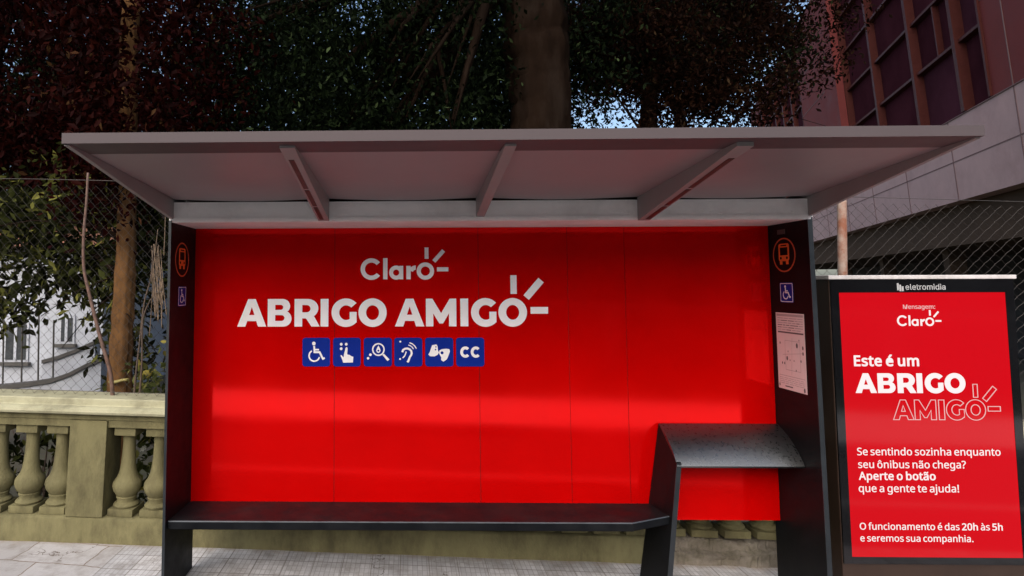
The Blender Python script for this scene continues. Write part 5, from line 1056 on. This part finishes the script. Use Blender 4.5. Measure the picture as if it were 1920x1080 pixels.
# dark undergrowth behind the balustrade between the slim tree and the shelter
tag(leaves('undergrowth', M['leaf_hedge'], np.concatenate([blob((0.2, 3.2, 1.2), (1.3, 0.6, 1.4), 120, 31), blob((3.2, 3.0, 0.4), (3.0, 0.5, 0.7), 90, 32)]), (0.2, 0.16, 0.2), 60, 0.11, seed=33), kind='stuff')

# shrub with yellow-green leaves and white flowers
sh = tag(empty('flowering_shrub', (-0.55, 0.95, gz(-0.55))), 'yellow green shrub with small white flowers behind the balustrade', 'shrub')
b = MB(); g = random.Random(12)
for k in range(14):
    a = g.uniform(0, 6.28); e = Vector((-0.55 + 0.34 * math.cos(a) * g.uniform(.3, 1), 0.95 + 0.18 * math.sin(a), g.uniform(0.6, 1.32)))
    b.tube([(-0.55 + g.uniform(-.08, .08), 0.95, -0.45), Vector((-0.55, 0.95, 0.3)).lerp(e, 0.5), e], [0.009, 0.006, 0.003], 5)
o = b.build('stem', M['twig_dark'], sh, smooth=True); o.location = -sh.location
leaves('foliage', M['leaf_shrub'], np.concatenate([blob((-0.55, 0.95, 0.95), (0.36, 0.16, 0.42), 46, 41), blob((-0.5, 0.95, 0.45), (0.34, 0.15, 0.4), 34, 42)]), (0.06, 0.05, 0.06), 11, 0.085, sh, 0.5, seed=43)
b = MB()
for k in range(46):
    c = Vector((g.uniform(-0.85, -0.25), g.uniform(0.78, 0.95), g.uniform(0.35, 0.95)))
    for q in range(5):
        a = q * 1.2566 + g.uniform(0, .3); d1 = Vector((math.cos(a), -0.25, math.sin(a))) * 0.022; d2 = Vector((math.cos(a + .55), -0.1, math.sin(a + .55))) * 0.014; d3 = Vector((math.cos(a - .55), -0.1, math.sin(a - .55))) * 0.014
        b.poly([c, c + d3, c + d1, c + d2], [[0, 1, 2, 3]])
o = b.build('flowers', M['flower'], sh); o.location = -sh.location; o['kind'] = 'stuff'

ls = tag(empty('low_shrub', (-1.75, 1.15, gz(-1.75))), 'low dark leafy shrub seen between the leftmost balusters', 'shrub')
b = MB()
for k in range(9):
    a = g.uniform(0, 6.28); e = Vector((-1.75 + 0.5 * math.cos(a) * g.uniform(.3, 1), 1.15 + 0.12 * math.sin(a), g.uniform(0.3, 0.75)))
    b.tube([(-1.75 + g.uniform(-.1, .1), 1.15, -0.45), Vector((-1.75, 1.15, 0.1)).lerp(e, 0.5), e], [0.010, 0.007, 0.003], 5)
o = b.build('stem', M['twig_dark'], ls, smooth=True); o.location = -ls.location
leaves('foliage', M['leaf_mid'], blob((-1.75, 1.15, 0.35), (0.62, 0.14, 0.38), 26, 47), (0.07, 0.05, 0.07), 14, 0.09, ls, 0.45, seed=48)

# climbing stems on the fence
def vine(name, label, cat, px_paths, Y, rad, mat):
    b = MB(); first = None
    for pth in px_paths:
        P = [pix(u, v, Y) for u, v in pth]
        if first is None: first = P[-1]
        sm = []
        for i in range(len(P) - 1):
            p0, p1, p2, p3 = P[max(i - 1, 0)], P[i], P[i + 1], P[min(i + 2, len(P) - 1)]
            for k in range(6):
                t = k / 6
                sm.append(0.5 * ((2 * p1) + (p2 - p0) * t + (2 * p0 - 5 * p1 + 4 * p2 - p3) * t * t + (3 * p1 - p0 - 3 * p2 + p3) * t ** 3))
        sm.append(P[-1])
        n = len(sm); b.tube(sm, [rad * (0.55 + 0.45 * i / n) for i in range(n)], 7)
    o = b.build(name, mat, smooth=True)
    return tag(o, label, cat)
vine('climbing_stem', 'bare brownish woody stem rising above the fence and bending down it, left', 'vine', [[(165, 324), (162, 380), (157, 440), (157, 500), (166, 545), (177, 590), (190, 640), (207, 700), (212, 760)]], 0.49, 0.0165, M['post_pink'])
vine('thin_stem', 'pair of thin dark stems climbing beside the tan trunk', 'vine', [[(287, 470), (283, 520), (270, 570), (262, 640), (255, 700), (250, 760)], [(283, 560), (268, 600), (266, 680), (260, 760)]], 0.62, 0.009, M['twig_dark'])
g = random.Random(21)
paths = []
for k in range(17):
    u0 = 286 + g.uniform(-2, 20); v0 = 455 + g.uniform(0, 60)
    dx = g.uniform(-10, 12); ln = g.uniform(70, 130)
    paths.append([(u0, v0), (u0 + dx * 0.25, v0 + ln * 0.35), (u0 + dx * 0.6, v0 + ln * 0.7), (u0 + dx, v0 + ln)])
paths += [[(310, 405), (309, 440), (307, 480)], [(296, 430), (290, 480), (284, 530)]]
vine('dry_twigs', 'bundle of dry pale twigs hanging beside the left end wall', 'twigs', paths, 0.66, 0.0042, M['twig'])
b = MB()
p = pix(205, 716, 1.49); q = pix(242, 712, 1.49)
b.tube([p, (p.x + 0.05, 1.47, p.z - 0.005), (q.x - 0.05, 1.47, q.z), q], 0.014, 6)
b.tube([(p.x + 0.02, 1.475, p.z), (q.x, 1.475, q.z + 0.012)], 0.008, 6)
tag(b.build('tied_ribbon', M['tape'], smooth=True), 'faded yellow ribbon tied round the foot of the tan trunk', 'ribbon')

# ------------------------------------------------------------------ white house down the garden, left
HY = 8.4
house = tag(empty('white_house', (-7, HY, -1.0)), 'white painted house beyond the garden with stepped side walls', 'house')
def hp(mb, name, mats, parent=None, **k):
    o = mb.build(name, mats, parent or house, **k)
    if parent is None: o.location = -house.location
    return o
b = MB(); b.box((-16, HY, -1.6), (-5.15, HY + 6, 2.75)); hp(b, 'wall', M['house'])
b = MB(); b.extrude([(-16.3, HY - 0.5, 2.76), (-16.3, HY + 3, 4.3), (-16.3, HY + 6.5, 2.76)], (11.6, 0, 0)); hp(b, 'roof', M['tile_roof'])
for (u0, v0, u1, v1) in ((12, 608, 52, 674), (116, 596, 138, 640)):
    p, q = pix(u0, v1, HY), pix(u1, v0, HY)
    b = MB()
    b.box((p.x - 0.05, HY - 0.03, p.z - 0.05), (q.x + 0.05, HY - 0.001, q.z + 0.05), 0)
    b.box((p.x - 0.12, HY - 0.12, p.z - 0.12), (q.x + 0.12, HY - 0.032, p.z - 0.052), 1)
    w_o = hp(b, 'window', [M['house'], M['dark_trim']])
    b = MB(); b.box((p.x, HY - 0.045, p.z), (q.x, HY - 0.032, q.z), 0); b.box(((p.x + q.x) / 2 - 0.03, HY - 0.06, p.z), ((p.x + q.x) / 2 + 0.03, HY - 0.046, q.z), 1)
    hp(b, 'pane', [M['house_glass'], M['house']], w_o)
# two ramped garden walls with dark copings
for (lab, Y, pts) in (('white garden wall with curved dark coping rising to the right, upper one', 7.4, [(80, 676), (110, 668), (145, 655), (178, 640)]),
                      ('white garden wall with long dark coping sagging to the left, lower one', 6.6, [(-60, 728), (0, 724), (50, 719), (95, 712), (130, 700), (165, 682), (190, 672)])):
    P = [pix(u, v, Y) for u, v in pts]
    w_ = tag(empty('garden_wall', (P[0].x, Y, -0.6)), lab, 'wall', 'white garden walls below the house')
    b = MB(); b.extrude([(p.x, Y, p.z - 0.06) for p in P] + [(P[-1].x, Y, -1.2), (P[0].x, Y, -1.2)], (0, 0.2, 0)); o = b.build('wall', M['house'], w_); o.location = -w_.location
    b = MB(); b.extrude([(p.x, Y - 0.04, p.z - 0.058) for p in P] + [(p.x, Y - 0.04, p.z + 0.015) for p in reversed(P)], (0, 0.28, 0)); o = b.build('coping', M['dark_trim'], w_); o.location = -w_.location
rail = tag(empty('garden_railing', (-5.5, 6.9, -0.6)), 'row of thin dark upright garden bars before the white house', 'railing')
for u, v0, v1 in ((7, 600, 690), (42, 596, 690), (73, 590, 685), (101, 600, 672)):
    p, q = pix(u, v1, 6.9), pix(u, v0, 6.9)
    b = MB(); b.tube([(p.x, 6.9, p.z - 0.6), q], 0.016, 6); o = b.build('bar', M['dark_trim'], rail); o.location = -rail.location

# ------------------------------------------------------------------ office building, right
A_ = Vector((17.769, 11.495, 0)); d_ = Vector((0.39406, 0.91909, 0)); n_ = Vector((-0.91909, 0.39406, 0)); ZS = 4.6; LEAN = 0.06
office = tag(empty('office_building', (22, 22, -0.5)), 'office building with red haze put into its colour, leaning glazed upper floors over a dark undercroft', 'building')
def fp(s, z, out=0.0): return A_ + d_ * s + n_ * (LEAN * z + out) + Vector((0, 0, ZS + z))
def slab(mb, s0, s1, z0, z1, o0, o1, mat=0):
    P = [fp(s, z, o) for o in (o0, o1) for (s, z) in ((s0, z0), (s1, z0), (s1, z1), (s0, z1))]
    mb.poly(P, [[0, 1, 2, 3], [7, 6, 5, 4], [0, 4, 5, 1], [1, 5, 6, 2], [2, 6, 7, 3], [3, 7, 4, 0]], mat)
def op(mb, name, mats, parent=None, **k):
    o = mb.build(name, mats, parent or office, **k)
    if parent is None: o.location = -office.location
    return o
HT = 13
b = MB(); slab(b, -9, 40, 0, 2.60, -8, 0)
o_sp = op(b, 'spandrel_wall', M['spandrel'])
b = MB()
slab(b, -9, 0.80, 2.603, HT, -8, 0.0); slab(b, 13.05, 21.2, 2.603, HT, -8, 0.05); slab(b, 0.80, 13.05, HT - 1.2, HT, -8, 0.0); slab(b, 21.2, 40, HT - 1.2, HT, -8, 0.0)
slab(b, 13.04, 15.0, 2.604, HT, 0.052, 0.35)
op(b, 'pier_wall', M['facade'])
b = MB()
for s in (-3.2, -0.2): slab(b, s - 0.02, s + 0.02, 0.0, HT, 0.0, 0.012)
for s in (3.6, 7.4, 11.2, 15, 18.8, 22.6): slab(b, s - 0.02, s + 0.02, 0.0, 2.58, 0.0, 0.012)
for z in (1.25,): slab(b, -9, 36, z - 0.015, z + 0.015, 0.0, 0.010)
slab(b, -9, 36, 2.57, 2.598, 0.0, 0.03)
for z in (5.4, 7.6, 9.8): slab(b, 15.0, 21.2, z - 0.02, z + 0.02, 0.05, 0.062); slab(b, -9, 0.79, z - 0.015, z + 0.015, 0.0, 0.011)
op(b, 'panel_joints', M['joint'])
ZR = [2.62, 4.80, 6.62, 8.45, 10.2, HT - 1.21]
SR = [0.81, 2.42, 5.52, 9.30, 13.04]
rw = random.Random(4)
def window_bay(s0, s1):
    b = MB(); slab(b, s0 + 0.001, s0 + 0.10, ZR[0], ZR[-1], -0.35, 0.06); slab(b, s1 - 0.10, s1 - 0.001, ZR[0], ZR[-1], -0.35, 0.06)
    for z in ZR[1:-1]: slab(b, s0 + 0.101, s1 - 0.101, z - 0.045, z + 0.045, -0.34, -0.02)
    if rw.random() < 0.6 and s1 - s0 > 2:
        sm = s0 + (s1 - s0) * 0.42
        slab(b, sm - 0.04, sm + 0.04, ZR[1] + 0.046, ZR[2] - 0.046, -0.34, -0.04)
    w_o = op(b, 'window', M['mullion'])
    b = MB()
    for k in range(5):
        slab(b, s0 + 0.102, s1 - 0.102, ZR[k] + (0.046 if k else 0), ZR[k + 1] - (0.046 if k < 4 else 0), -0.30, -0.2 + rw.uniform(-.01, .01), 1 if rw.random() < 0.3 else 0)
    op(b, 'pane', [M['window_glass'], M['pane_light']], w_o)
for s0, s1 in zip(SR[:-1], SR[1:]): window_bay(s0, s1)
for k in range(6): window_bay(21.25 + 2.6 * k, 21.25 + 2.6 * (k + 1) - 0.02)
b = MB(); slab(b, -9, 40, -1.35, -0.01, -7.9, -0.45, 0); op(b, 'soffit_beam', M['soffit'])
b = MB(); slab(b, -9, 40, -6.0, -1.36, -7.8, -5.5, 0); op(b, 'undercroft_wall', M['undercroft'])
for s in (1.2, 8.2, 15.2, 22.2):
    b = MB(); slab(b, s - 0.25, s + 0.25, -6, -1.352, -1.6, -1.1, 0); op(b, 'column', M['soffit'])
